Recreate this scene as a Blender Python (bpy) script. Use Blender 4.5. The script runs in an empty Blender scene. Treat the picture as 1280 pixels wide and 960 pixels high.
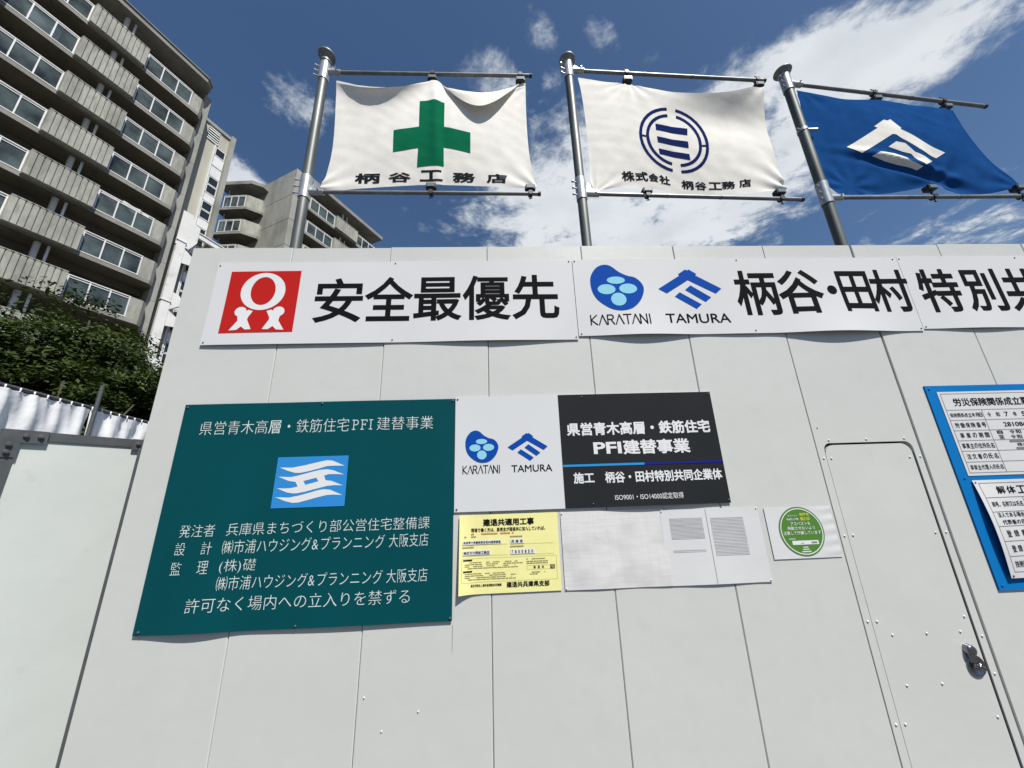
import bpy, bmesh, math, random
from mathutils import Vector, Matrix, geometry

random.seed(7)
sc = bpy.context.scene
COL = sc.collection

# ------------------------------------------------------------------ camera
cam_data = bpy.data.cameras.new("camera")
cam_data.sensor_fit = 'HORIZONTAL'
cam_data.sensor_width = 36.0
cam_data.lens = 36.0 * 441.606 / 1280.0
cam_data.clip_start = 0.05
cam_data.clip_end = 3000.0
camera = bpy.data.objects.new("camera", cam_data)
COL.objects.link(camera)
cr = Vector((0.9989733, -0.03283907, -0.03120812))
cu = Vector((0.02075123, -0.28066562, 0.95958126))
cf = Vector((0.0402708, 0.95924366, 0.27969601))
rot = Matrix((cr, cu, -cf)).transposed()
camera.matrix_world = Matrix.Translation((1.54249, -1.59282, 1.77632)) @ rot.to_4x4()
sc.camera = camera

# ------------------------------------------------------------------ light
SUN = Vector((0.30, -0.46, 0.835)).normalized()
elev = math.asin(SUN.z)
azim = math.atan2(SUN.x, SUN.y)
sun_data = bpy.data.lights.new("sun", 'SUN')
sun_data.energy = 5.0
sun_data.angle = math.radians(0.53)
sun_data.color = (1.0, 0.965, 0.90)
sun = bpy.data.objects.new("sun", sun_data)
sun.rotation_euler = SUN.to_track_quat('Z', 'Y').to_euler()
sun.location = (4, -6, 20)
COL.objects.link(sun)

world = bpy.data.worlds.new("World")
sc.world = world
world.use_nodes = True
wt = world.node_tree
wt.nodes.clear()


def wn(kind, **kw):
    n = wt.nodes.new(kind)
    for k, v in kw.items():
        setattr(n, k, v)
    return n


def wmath(op, a, b=None, clamp=False):
    n = wn('ShaderNodeMath', operation=op)
    n.use_clamp = clamp
    for i, v in enumerate((a, b)):
        if v is None:
            continue
        if isinstance(v, (int, float)):
            n.inputs[i].default_value = v
        else:
            wt.links.new(v, n.inputs[i])
    return n.outputs[0]


sky = wn('ShaderNodeTexSky', sky_type='NISHITA')
sky.sun_disc = False
sky.sun_elevation = elev
sky.sun_rotation = azim
sky.altitude = 20
sky.air_density = 1.0
sky.dust_density = 0.9
sky.ozone_density = 3.0
tc = wn('ShaderNodeTexCoord')
sep = wn('ShaderNodeSeparateXYZ')
wt.links.new(tc.outputs['Generated'], sep.inputs[0])
zc = wmath('MAXIMUM', sep.outputs['Z'], 0.06)
px = wmath('DIVIDE', sep.outputs['X'], zc)
py = wmath('DIVIDE', sep.outputs['Y'], zc)
comb = wn('ShaderNodeCombineXYZ')
wt.links.new(px, comb.inputs[0])
wt.links.new(py, comb.inputs[1])
# cloud layer on a flat ceiling: fractal noise, thicker inside the listed banks
mp = wn('ShaderNodeMapping')
mp.inputs['Rotation'].default_value = (0, 0, math.radians(28))
mp.inputs['Scale'].default_value = (2.5, 3.0, 1.0)
wt.links.new(comb.outputs[0], mp.inputs[0])
n1 = wn('ShaderNodeTexNoise')
n1.inputs['Scale'].default_value = 2.3
n1.inputs['Detail'].default_value = 11.0
n1.inputs['Roughness'].default_value = 0.66
n1.inputs['Distortion'].default_value = 0.35
wt.links.new(mp.outputs[0], n1.inputs['Vector'])
n2 = wn('ShaderNodeTexNoise')
n2.inputs['Scale'].default_value = 8.0
n2.inputs['Detail'].default_value = 9.0
n2.inputs['Roughness'].default_value = 0.68
n2.inputs['Distortion'].default_value = 0.3
wt.links.new(comb.outputs[0], n2.inputs['Vector'])
BANKS = [  # centre x, y, radius x, y, turn, thickness
    (0.55, 1.12, 0.85, 0.52, 0.0, 0.46),
    (0.92, 0.60, 0.46, 0.19, -14.0, 0.46),
    (0.85, 0.84, 0.52, 0.26, 0.0, 0.40),
    (0.20, 0.86, 0.17, 0.26, 0.0, 0.30),
    (2.20, 1.25, 0.80, 0.60, 0.0, 0.20),
    (0.01, 0.66, 0.14, 0.08, 35.0, 0.28),
    (0.14, 0.61, 0.05, 0.17, -20.0, 0.22),
    (-0.53, 0.72, 0.11, 0.12, 0.0, 0.27),
    (0.26, 0.545, 0.09, 0.04, 40.0, 0.17),
    (-0.84, 0.97, 0.10, 0.16, 0.0, 0.42),
    (0.62, 0.62, 0.16, 0.10, 0.0, 0.20),
]
total = None
for cx, cy, rx, ry, turn, amp in BANKS:
    m = wn('ShaderNodeMapping', vector_type='TEXTURE')
    m.inputs['Location'].default_value = (cx, cy, 0)
    m.inputs['Rotation'].default_value = (0, 0, math.radians(turn))
    m.inputs['Scale'].default_value = (rx, ry, 1)
    wt.links.new(comb.outputs[0], m.inputs[0])
    ln = wn('ShaderNodeVectorMath', operation='LENGTH')
    wt.links.new(m.outputs[0], ln.inputs[0])
    mr = wn('ShaderNodeMapRange', interpolation_type='SMOOTHERSTEP')
    mr.inputs['From Min'].default_value = 1.25
    mr.inputs['From Max'].default_value = 0.2
    mr.inputs['To Min'].default_value = 0.0
    mr.inputs['To Max'].default_value = amp
    wt.links.new(ln.outputs['Value'], mr.inputs['Value'])
    total = mr.outputs[0] if total is None else wmath('MAXIMUM', total, mr.outputs[0])
d1 = wmath('MULTIPLY', n1.outputs['Fac'], 0.90)
d2 = wmath('MULTIPLY', n2.outputs['Fac'], 0.42)
dens = wmath('ADD', wmath('ADD', d1, d2), total)
alpha = wn('ShaderNodeMapRange', interpolation_type='SMOOTHSTEP')
alpha.inputs['From Min'].default_value = 0.78
alpha.inputs['From Max'].default_value = 1.06
wt.links.new(dens, alpha.inputs['Value'])
hi = wmath('GREATER_THAN', sep.outputs['Z'], 0.0)
al = wmath('MULTIPLY', alpha.outputs[0], hi)
cmix = wn('ShaderNodeMix', data_type='RGBA')
cmix.inputs['A'].default_value = (4.4, 5.1, 6.0, 1)
cmix.inputs['B'].default_value = (7.9, 8.3, 8.7, 1)
n3 = wn('ShaderNodeTexNoise')
n3.inputs['Scale'].default_value = 4.5
n3.inputs['Detail'].default_value = 7.0
wt.links.new(comb.outputs[0], n3.inputs['Vector'])
thick = wmath('MULTIPLY', wmath('POWER', alpha.outputs[0], 1.2), wmath('ADD', wmath('MULTIPLY', n3.outputs['Fac'], 1.3), 0.25), clamp=True)
wt.links.new(thick, cmix.inputs['Factor'])
hs = wn('ShaderNodeHueSaturation')
hs.inputs['Saturation'].default_value = 1.12
wt.links.new(sky.outputs[0], hs.inputs['Color'])
# sky dimmed towards the horizon to weaken fill light and deepen shadows
low = wn('ShaderNodeMapRange', interpolation_type='SMOOTHSTEP')
low.inputs['From Min'].default_value = 0.0
low.inputs['From Max'].default_value = 0.42
low.inputs['To Min'].default_value = 0.30
low.inputs['To Max'].default_value = 1.0
wt.links.new(sep.outputs['Z'], low.inputs['Value'])
wt.links.new(low.outputs[0], hs.inputs['Value'])
smix = wn('ShaderNodeMix', data_type='RGBA')
wt.links.new(al, smix.inputs['Factor'])
wt.links.new(hs.outputs[0], smix.inputs['A'])
wt.links.new(cmix.outputs['Result'], smix.inputs['B'])
bg = wn('ShaderNodeBackground')
bg.inputs['Strength'].default_value = 0.074
wt.links.new(smix.outputs['Result'], bg.inputs['Color'])
wo = wn('ShaderNodeOutputWorld')
wt.links.new(bg.outputs[0], wo.inputs['Surface'])

sc.view_settings.view_transform = 'Standard'
sc.view_settings.look = 'None'
sc.view_settings.exposure = 0.37
sc.view_settings.gamma = 1.0
sc.view_settings.use_curve_mapping = False


# ------------------------------------------------------------------ materials
def mat(name, rgb, rough=0.55, metal=0.0, var=0.0, vscale=4.0, bump=0.0, bscale=20.0,
        stretch=(1, 1, 1), dirt=None, spec=0.5, fine=0.0, fscale=60.0):
    m = bpy.data.materials.new(name)
    m.use_nodes = True
    nt = m.node_tree
    b = nt.nodes['Principled BSDF']
    b.inputs['Base Color'].default_value = (*rgb, 1)
    b.inputs['Roughness'].default_value = rough
    b.inputs['Metallic'].default_value = metal
    b.inputs['Specular IOR Level'].default_value = spec
    geo = nt.nodes.new('ShaderNodeNewGeometry')
    mapn = nt.nodes.new('ShaderNodeMapping')
    mapn.inputs['Scale'].default_value = stretch
    nt.links.new(geo.outputs['Position'], mapn.inputs[0])
    col = None

    def noise(scale, detail=5.0):
        n = nt.nodes.new('ShaderNodeTexNoise')
        n.inputs['Scale'].default_value = scale
        n.inputs['Detail'].default_value = detail
        nt.links.new(mapn.outputs[0], n.inputs['Vector'])
        return n.outputs['Fac']

    def mix(fac, a, bcol, lo, hi_):
        mr_ = nt.nodes.new('ShaderNodeMapRange')
        mr_.inputs['From Min'].default_value = lo
        mr_.inputs['From Max'].default_value = hi_
        nt.links.new(fac, mr_.inputs['Value'])
        mx = nt.nodes.new('ShaderNodeMix')
        mx.data_type = 'RGBA'
        nt.links.new(mr_.outputs[0], mx.inputs['Factor'])
        if isinstance(a, tuple):
            mx.inputs['A'].default_value = (*a, 1)
        else:
            nt.links.new(a, mx.inputs['A'])
        mx.inputs['B'].default_value = (*bcol, 1)
        return mx.outputs['Result']
    if var > 0:
        col = mix(noise(vscale), tuple(c * (1 - var) for c in rgb), tuple(min(1, c * (1 + var)) for c in rgb), 0.3, 0.7)
    if fine > 0:
        base = col if col is not None else tuple(rgb)
        col = mix(noise(fscale, 3.0), base, tuple(c * (1 - fine) for c in rgb), 0.5, 0.8)
    if dirt:
        dcol, lo, hi_, dsc = dirt
        base = col if col is not None else tuple(rgb)
        col = mix(noise(dsc, 8.0), base, dcol, lo, hi_)
    if col is not None:
        nt.links.new(col, b.inputs['Base Color'])
    if bump > 0:
        bn = nt.nodes.new('ShaderNodeBump')
        bn.inputs['Strength'].default_value = 1.0
        bn.inputs['Distance'].default_value = bump
        nt.links.new(noise(bscale, 4.0), bn.inputs['Height'])
        nt.links.new(bn.outputs[0], b.inputs['Normal'])
    return m


def cloth_mat(name, rgb, trans=0.22, weave=0.0):
    m = bpy.data.materials.new(name)
    m.use_nodes = True
    nt = m.node_tree
    nt.nodes.clear()
    out = nt.nodes.new('ShaderNodeOutputMaterial')
    d = nt.nodes.new('ShaderNodeBsdfDiffuse')
    t = nt.nodes.new('ShaderNodeBsdfTranslucent')
    mx = nt.nodes.new('ShaderNodeMixShader')
    mx.inputs[0].default_value = trans
    d.inputs['Color'].default_value = (*rgb, 1)
    t.inputs['Color'].default_value = (*rgb, 1)
    nt.links.new(d.outputs[0], mx.inputs[1])
    nt.links.new(t.outputs[0], mx.inputs[2])
    nt.links.new(mx.outputs[0], out.inputs[0])
    geo = nt.nodes.new('ShaderNodeNewGeometry')
    n = nt.nodes.new('ShaderNodeTexNoise')
    n.inputs['Scale'].default_value = 9.0
    n.inputs['Detail'].default_value = 6.0
    nt.links.new(geo.outputs['Position'], n.inputs['Vector'])
    bn = nt.nodes.new('ShaderNodeBump')
    bn.inputs['Distance'].default_value = 0.0022
    nt.links.new(n.outputs['Fac'], bn.inputs['Height'])
    nt.links.new(bn.outputs[0], d.inputs['Normal'])
    if weave:
        mr_ = nt.nodes.new('ShaderNodeMapRange')
        mr_.inputs['To Min'].default_value = 1 - weave
        mr_.inputs['To Max'].default_value = 1.0
        mr_.inputs['From Min'].default_value = 0.35
        mr_.inputs['From Max'].default_value = 0.6
        nt.links.new(n.outputs['Fac'], mr_.inputs['Value'])
        mc = nt.nodes.new('ShaderNodeMix')
        mc.data_type = 'RGBA'
        mc.blend_type = 'MULTIPLY'
        mc.inputs['Factor'].default_value = 1.0
        mc.inputs['A'].default_value = (*rgb, 1)
        nt.links.new(mr_.outputs[0], mc.inputs['B'])
        nt.links.new(mc.outputs['Result'], d.inputs['Color'])
    return m


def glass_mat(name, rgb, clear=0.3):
    m = mat(name, rgb, rough=0.06, spec=0.9, var=0.8, vscale=0.9)  # uneven tone in the colour stands in for reflections and curtains
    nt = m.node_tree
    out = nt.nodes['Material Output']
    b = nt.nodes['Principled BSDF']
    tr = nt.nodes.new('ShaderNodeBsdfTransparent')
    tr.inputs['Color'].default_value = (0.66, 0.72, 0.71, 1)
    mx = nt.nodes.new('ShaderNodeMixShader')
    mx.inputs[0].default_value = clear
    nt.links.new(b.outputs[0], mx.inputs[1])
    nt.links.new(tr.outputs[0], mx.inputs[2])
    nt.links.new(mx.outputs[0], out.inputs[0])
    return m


M = {}
M['panel'] = mat('painted_panel', (0.53, 0.538, 0.516), rough=0.38, spec=0.5, var=0.02, vscale=1.6, bump=0.004, bscale=2.2,
                 dirt=((0.475, 0.485, 0.45), 0.68, 0.9, 3.0), fine=0.03, fscale=14)
M['door'] = mat('door_panel', (0.53, 0.538, 0.516), rough=0.36, spec=0.5, var=0.03, vscale=2.0, bump=0.004, bscale=2.6,
                dirt=((0.45, 0.45, 0.42), 0.66, 0.9, 5.0))
M['gate'] = mat('gate_panel', (0.56, 0.59, 0.565), rough=0.5, var=0.03, vscale=3.0, bump=0.003, bscale=4.0,
                dirt=((0.5, 0.5, 0.47), 0.66, 0.85, 8.0))
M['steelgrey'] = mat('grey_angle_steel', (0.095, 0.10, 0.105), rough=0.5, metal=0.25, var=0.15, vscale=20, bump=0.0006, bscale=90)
M['banner'] = mat('banner_white', (0.585, 0.59, 0.60), rough=0.6, spec=0.12, var=0.02, vscale=3, dirt=((0.6, 0.6, 0.6), 0.68, 0.85, 9))
M['boardwhite'] = mat('sign_white', (0.585, 0.595, 0.61), rough=0.6, spec=0.12, var=0.02, vscale=3)
M['black'] = mat('black_print', (0.008, 0.008, 0.009), rough=0.8, spec=0.04)
M['teal'] = mat('teal_board', (0.001, 0.058, 0.070), rough=0.6, var=0.06, vscale=3, spec=0.08, bump=0.001, bscale=3)
M['tealtext'] = mat('pale_print', (0.56, 0.64, 0.63), rough=0.75, spec=0.05)
M['emblemblue'] = mat('emblem_blue', (0.03, 0.225, 0.56), rough=0.75, spec=0.05)
M['white'] = mat('white_print', (0.66, 0.67, 0.68), rough=0.75, spec=0.05)
M['dark'] = mat('charcoal_board', (0.019, 0.021, 0.023), rough=0.6, spec=0.08, var=0.08, vscale=4)
M['logoblue'] = mat('logo_blue', (0.004, 0.06, 0.33), rough=0.75, spec=0.05)
M['logopale'] = mat('logo_pale_blue', (0.25, 0.55, 0.68), rough=0.75, spec=0.05)
M['cyan'] = mat('line_blue', (0.03, 0.25, 0.55), rough=0.75, spec=0.05)
M['navy'] = mat('line_navy', (0.012, 0.016, 0.22), rough=0.75, spec=0.05)
M['red'] = mat('emblem_red', (0.43, 0.016, 0.014), rough=0.75, spec=0.05)
M['yellow'] = mat('yellow_paper', (0.78, 0.74, 0.32), rough=0.45, spec=0.3, var=0.03, vscale=6, bump=0.002, bscale=8)
M['paper'] = mat('white_paper', (0.60, 0.605, 0.61), rough=0.4, var=0.02, vscale=6, bump=0.0015, bscale=9)
M['greyprint'] = mat('grey_print', (0.20, 0.20, 0.21), rough=0.75, spec=0.05)
M['faded'] = mat('faded_red_print', (0.55, 0.22, 0.10), rough=0.75, spec=0.05)
M['olive'] = mat('small_print_on_yellow', (0.30, 0.28, 0.12), rough=0.75, spec=0.05)
M['green'] = mat('sticker_green', (0.075, 0.20, 0.035), rough=0.75, spec=0.05)
M['yellowprint'] = mat('yellow_print', (0.62, 0.60, 0.10), rough=0.75, spec=0.05)
M['blueboard'] = mat('blue_board', (0.003, 0.15, 0.43), rough=0.6, spec=0.08, var=0.04, vscale=4)
M['galv'] = mat('galvanised_steel', (0.22, 0.23, 0.23), rough=0.45, metal=0.6, var=0.22, vscale=14)
M['pole'] = mat('weathered_pole', (0.115, 0.125, 0.12), rough=0.5, metal=0.5, var=0.25, vscale=11,
                stretch=(1, 1, 0.25))
M['bright'] = mat('bright_zinc', (0.46, 0.48, 0.49), rough=0.38, metal=0.6, var=0.15, vscale=25)
M['clip'] = mat('clip_plastic', (0.025, 0.028, 0.032), rough=0.5)
M['clipplate'] = mat('clip_plate', (0.15, 0.19, 0.22), rough=0.35)
M['flagwhite'] = cloth_mat('flag_white', (0.80, 0.78, 0.73), trans=0.04, weave=0.08)
M['flagblue'] = cloth_mat('flag_blue', (0.015, 0.075, 0.245), trans=0.15, weave=0.15)
M['flaggreen'] = cloth_mat('flag_green', (0.008, 0.15, 0.075), trans=0.1, weave=0.12)
M['flagblack'] = cloth_mat('flag_black', (0.020, 0.020, 0.023), trans=0.0)
M['flagnavy'] = cloth_mat('flag_navy', (0.014, 0.024, 0.105), trans=0.05)
M['chrome'] = mat('stainless_handle', (0.27, 0.27, 0.275), rough=0.2, metal=1.0)
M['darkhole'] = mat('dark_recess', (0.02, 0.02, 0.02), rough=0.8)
M['screw'] = mat('screw_steel', (0.10, 0.10, 0.10), rough=0.4, metal=0.6)
M['rivet'] = mat('painted_rivet', (0.62, 0.63, 0.62), rough=0.3)
M['rust'] = mat('rust', (0.40, 0.34, 0.27), rough=0.8)
M['concrete'] = mat('weathered_concrete', (0.245, 0.24, 0.218), rough=0.85, var=0.16, vscale=0.9, bump=0.01, bscale=6,
                    dirt=((0.12, 0.118, 0.105), 0.55, 0.8, 0.55), fine=0.22, fscale=5)
M['concrete_rib'] = mat('ribbed_concrete', (0.345, 0.348, 0.305), rough=0.88, var=0.20, vscale=1.3, bump=0.015, bscale=9,
                        stretch=(1, 1, 0.3), fine=0.32, fscale=6, dirt=((0.17, 0.17, 0.148), 0.50, 0.80, 1.9))
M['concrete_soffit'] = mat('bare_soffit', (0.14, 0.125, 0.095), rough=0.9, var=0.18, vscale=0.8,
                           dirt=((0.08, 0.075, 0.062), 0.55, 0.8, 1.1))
M['concrete_pale'] = mat('pale_concrete', (0.33, 0.33, 0.30), rough=0.85, var=0.14, vscale=0.5, bump=0.01, bscale=5,
                         dirt=((0.15, 0.15, 0.135), 0.48, 0.75, 0.6), stretch=(1, 1, 0.4), fine=0.25, fscale=4)
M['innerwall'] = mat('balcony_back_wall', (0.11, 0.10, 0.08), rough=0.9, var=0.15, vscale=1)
M['beige'] = mat('beige_tile_wall', (0.45, 0.44, 0.37), rough=0.75, var=0.10, vscale=0.7, fine=0.15, fscale=3, dirt=((0.28, 0.27, 0.23), 0.54, 0.8, 0.9), stretch=(1, 1, 0.4))
M['whitesteel'] = mat('white_painted_steel', (0.72, 0.72, 0.70), rough=0.5, var=0.06, vscale=1.2,
                      dirt=((0.45, 0.42, 0.36), 0.6, 0.8, 1.6))
M['rail'] = mat('white_aluminium', (0.78, 0.785, 0.78), rough=0.4, metal=0.1, var=0.08, vscale=2)
M['pipe'] = mat('drain_pipe_grey', (0.60, 0.595, 0.56), rough=0.6, var=0.1, vscale=2)
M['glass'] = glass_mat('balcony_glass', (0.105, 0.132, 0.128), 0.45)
M['window'] = mat('window_glass', (0.018, 0.022, 0.024), rough=0.06, spec=0.8)
M['sheet'] = mat('white_tarpaulin', (0.92, 0.925, 0.93), rough=0.5, var=0.02, vscale=2, bump=0.006, bscale=9)
M['bark'] = mat('tree_bark', (0.10, 0.08, 0.06), rough=0.9, var=0.3, vscale=10, bump=0.01, bscale=25)
M['asphalt'] = mat('asphalt', (0.075, 0.075, 0.073), rough=0.9, var=0.15, vscale=0.8, bump=0.004, bscale=120, fine=0.3, fscale=90)
M['laundry_white'] = cloth_mat('white_bedding', (0.74, 0.74, 0.75), trans=0.1)
M['laundry_pink'] = cloth_mat('pink_bedding', (0.55, 0.40, 0.44), trans=0.1)
M['laundry_lilac'] = cloth_mat('lilac_sheet', (0.42, 0.44, 0.56), trans=0.1)


def leaf_mat(name, rgb):
    m = bpy.data.materials.new(name)
    m.use_nodes = True
    nt = m.node_tree
    nt.nodes.clear()
    out = nt.nodes.new('ShaderNodeOutputMaterial')
    d = nt.nodes.new('ShaderNodeBsdfPrincipled')
    d.inputs['Roughness'].default_value = 0.55
    d.inputs['Specular IOR Level'].default_value = 0.2
    t = nt.nodes.new('ShaderNodeBsdfTranslucent')
    mx = nt.nodes.new('ShaderNodeMixShader')
    mx.inputs[0].default_value = 0.22
    geo = nt.nodes.new('ShaderNodeNewGeometry')
    n = nt.nodes.new('ShaderNodeTexNoise')
    n.inputs['Scale'].default_value = 2.2
    n.inputs['Detail'].default_value = 4.0
    nt.links.new(geo.outputs['Position'], n.inputs['Vector'])
    ra = nt.nodes.new('ShaderNodeMath')
    ra.operation = 'MULTIPLY_ADD'
    ra.inputs[1].default_value = 0.35
    nt.links.new(geo.outputs['Random Per Island'], ra.inputs[0])
    nt.links.new(n.outputs['Fac'], ra.inputs[2])
    cr_ = nt.nodes.new('ShaderNodeValToRGB')
    cr_.color_ramp.elements[0].position = 0.35
    cr_.color_ramp.elements[0].color = (rgb[0] * 0.6, rgb[1] * 0.7, rgb[2] * 0.7, 1)
    cr_.color_ramp.elements[1].position = 0.95
    cr_.color_ramp.elements[1].color = (rgb[0] * 1.6, rgb[1] * 1.4, rgb[2] * 1.15, 1)
    nt.links.new(ra.outputs[0], cr_.inputs['Fac'])
    nt.links.new(cr_.outputs[0], d.inputs['Base Color'])
    nt.links.new(cr_.outputs[0], t.inputs['Color'])
    nt.links.new(d.outputs[0], mx.inputs[1])
    nt.links.new(t.outputs[0], mx.inputs[2])
    nt.links.new(mx.outputs[0], out.inputs[0])
    return m


M['leaf'] = leaf_mat('green_foliage', (0.032, 0.052, 0.011))
M['leaf_light'] = leaf_mat('light_green_foliage', (0.066, 0.10, 0.018))

# ------------------------------------------------------------------ object helpers
ORIGIN = {}


def tag(o, label=None, cat=None, group=None, kind=None):
    if label:
        o['label'] = label
    if cat:
        o['category'] = cat
    if group:
        o['group'] = group
    if kind:
        o['kind'] = kind
    return o


def thing(name, label, cat, loc, group=None):
    o = bpy.data.objects.new(name, None)
    o.empty_display_size = 0.1
    COL.objects.link(o)
    o.location = loc
    ORIGIN[o] = Vector(loc)
    return tag(o, label, cat, group)


def link_mesh(name, me, parent, mats, origin=None):
    """link a mesh given in world coordinates, its origin moved to its own middle"""
    if origin is None:
        if len(me.vertices):
            xs = [v.co for v in me.vertices]
            lo = Vector((min(v.x for v in xs), min(v.y for v in xs), min(v.z for v in xs)))
            hi_ = Vector((max(v.x for v in xs), max(v.y for v in xs), max(v.z for v in xs)))
            origin = (lo + hi_) / 2
        else:
            origin = Vector()
    me.transform(Matrix.Translation(-origin))
    for m_ in mats:
        me.materials.append(m_)
    o = bpy.data.objects.new(name, me)
    COL.objects.link(o)
    ORIGIN[o] = origin.copy()
    if parent is not None:
        o.parent = parent
        o.location = origin - ORIGIN[parent]
    else:
        o.location = origin
    return o


def copy_part(src, name, parent, world_pos):
    o = src.copy()
    o.name = name
    COL.objects.link(o)
    o.parent = parent
    o.location = Vector(world_pos) - (ORIGIN[parent] if parent else Vector())
    ORIGIN[o] = Vector(world_pos)
    return o


class MB:
    """collects shapes into one mesh, in world coordinates"""

    def __init__(self):
        self.v, self.f, self.mi, self.sm = [], [], [], []

    def face(self, pts, mi=0, smooth=False):
        b = len(self.v)
        self.v += [tuple(p) for p in pts]
        self.f.append(tuple(range(b, b + len(pts))))
        self.mi.append(mi)
        self.sm.append(smooth)

    def idx(self, verts, faces, mi=0, smooth=False):
        b = len(self.v)
        self.v += [tuple(p) for p in verts]
        for f in faces:
            self.f.append(tuple(i + b for i in f))
            self.mi.append(mi)
            self.sm.append(smooth)

    def box(self, x0, x1, y0, y1, z0, z1, mi=0, tf=None):
        vs = [(x, y, z) for z in (z0, z1) for y in (y0, y1) for x in (x0, x1)]
        if tf:
            vs = [tf(*v) for v in vs]
        self.idx(vs, [(0, 2, 3, 1), (4, 5, 7, 6), (0, 1, 5, 4), (2, 6, 7, 3), (0, 4, 6, 2), (1, 3, 7, 5)], mi)

    def prism(self, poly, z0, z1, mi=0, tf=None):
        n = len(poly)
        vs = [(a, b, z0) for a, b in poly] + [(a, b, z1) for a, b in poly]
        if tf:
            vs = [tf(*v) for v in vs]
        self.idx(vs, [tuple(range(n - 1, -1, -1)), tuple(range(n, 2 * n))] +
                 [(i, (i + 1) % n, n + (i + 1) % n, n + i) for i in range(n)], mi)

    def tube(self, a, b, r, n=12, mi=0, r2=None, caps=True):
        a, b = Vector(a), Vector(b)
        r2 = r if r2 is None else r2
        d = (b - a).normalized()
        u = d.orthogonal().normalized()
        w = d.cross(u)
        vs = []
        for c, rr in ((a, r), (b, r2)):
            for i in range(n):
                t = 2 * math.pi * i / n
                vs.append(c + u * (rr * math.cos(t)) + w * (rr * math.sin(t)))
        self.idx(vs, [(i, (i + 1) % n, n + (i + 1) % n, n + i) for i in range(n)], mi, True)
        if caps:
            self.face(vs[:n][::-1], mi)
            self.face(vs[n:], mi)

    def lathe(self, c, axis, prof, n=20, mi=0):
        """prof: (distance along axis, radius)"""
        c, d = Vector(c), Vector(axis).normalized()
        u = d.orthogonal().normalized()
        w = d.cross(u)
        vs, fs = [], []
        for h, r in prof:
            for i in range(n):
                t = 2 * math.pi * i / n
                vs.append(c + d * h + u * (r * math.cos(t)) + w * (r * math.sin(t)))
        for k in range(len(prof) - 1):
            for i in range(n):
                fs.append((k * n + i, k * n + (i + 1) % n, (k + 1) * n + (i + 1) % n, (k + 1) * n + i))
        self.idx(vs, fs, mi, True)
        self.face(vs[:n][::-1], mi)
        self.face(vs[-n:], mi)

    def build(self, name, mats, parent=None, origin=None, fix=True):
        if not isinstance(mats, (list, tuple)):
            mats = [mats]
        me = bpy.data.meshes.new(name)
        me.from_pydata(self.v, [], self.f)
        for i, p in enumerate(me.polygons):
            p.material_index = self.mi[i]
            p.use_smooth = self.sm[i]
        if fix:
            bm = bmesh.new()
            bm.from_mesh(me)
            bmesh.ops.recalc_face_normals(bm, faces=bm.faces)
            bm.to_mesh(me)
            bm.free()
        me.update()
        return link_mesh(name, me, parent, mats, origin)


# ------------------------------------------------------------------ flat print and lettering
def flat(y):
    return lambda x, z: y


def decal(name, polys, m, surf, parent, off=0.0012, grid=0.0, jit=0.0):
    """polys: list of loop lists [(outer, hole, ...)] of (x, z); laid on the surface y = surf(x, z)"""
    bm = bmesh.new()
    for k, loops in enumerate(polys):
        pts = [[Vector((x, z, 0)) for x, z in lp] for lp in loops]
        flatpts = [p for lp in pts for p in lp]
        vs = [bm.verts.new((p.x, -(off + jit * k), p.y)) for p in flatpts]
        for t in geometry.tessellate_polygon(pts):
            try:
                bm.faces.new([vs[i] for i in t])
            except ValueError:
                pass
    return finish_flat(name, bm, m, surf, parent, grid)


def finish_flat(name, bm, m, surf, parent, grid):
    if grid > 0 and bm.verts:
        for ax in (0, 2):
            lo = min(v.co[ax] for v in bm.verts)
            hi_ = max(v.co[ax] for v in bm.verts)
            t = math.floor(lo / grid) * grid + grid
            while t < hi_:
                co = [0, 0, 0]
                no = [0, 0, 0]
                co[ax] = t
                no[ax] = 1
                bmesh.ops.bisect_plane(bm, geom=bm.verts[:] + bm.edges[:] + bm.faces[:], plane_co=co, plane_no=no)
                t += grid
    bm.normal_update()
    rev = [f for f in bm.faces if f.normal.y > 0]
    if rev:
        bmesh.ops.reverse_faces(bm, faces=rev)
    for v in bm.verts:
        v.co.y += surf(v.co.x, v.co.z)
    me = bpy.data.meshes.new(name)
    bm.to_mesh(me)
    bm.free()
    return link_mesh(name, me, parent, [m])


GLYPHS = {}


def glyphs(body, bold):
    key = (body, bold)
    if key in GLYPHS:
        return GLYPHS[key]
    c = bpy.data.curves.new('lettering_outline', 'FONT')
    c.body = body
    c.size = 1.0
    c.resolution_u = 3
    c.fill_mode = 'FRONT'
    if bold > 0:
        c.bevel_depth = bold
        c.bevel_resolution = 0
    elif bold < 0:
        c.offset = bold
    o = bpy.data.objects.new('lettering_outline', c)
    COL.objects.link(o)
    dg = bpy.context.evaluated_depsgraph_get()
    me = bpy.data.meshes.new_from_object(o.evaluated_get(dg))
    vs = [v.co.copy() for v in me.vertices]
    fs = [tuple(p.vertices) for p in me.polygons]
    bpy.data.objects.remove(o)
    bpy.data.curves.remove(c)
    bpy.data.meshes.remove(me)
    fs = [f for f in fs if max(vs[i].z for i in f) > -1e-5 and (bold <= 0 or max(vs[i].z for i in f) > bold * 0.5)]
    used = sorted({i for f in fs for i in f})
    re = {i: k for k, i in enumerate(used)}
    vs = [vs[i] for i in used]
    fs = [tuple(re[i] for i in f) for f in fs]
    x0, x1 = min(v.x for v in vs), max(v.x for v in vs)
    y0, y1 = min(v.y for v in vs), max(v.y for v in vs)
    GLYPHS[key] = ([((v.x - x0) / (x1 - x0), (v.y - y0) / (y1 - y0), v.z / bold if bold > 0 else 1.0) for v in vs], fs)
    return GLYPHS[key]


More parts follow.
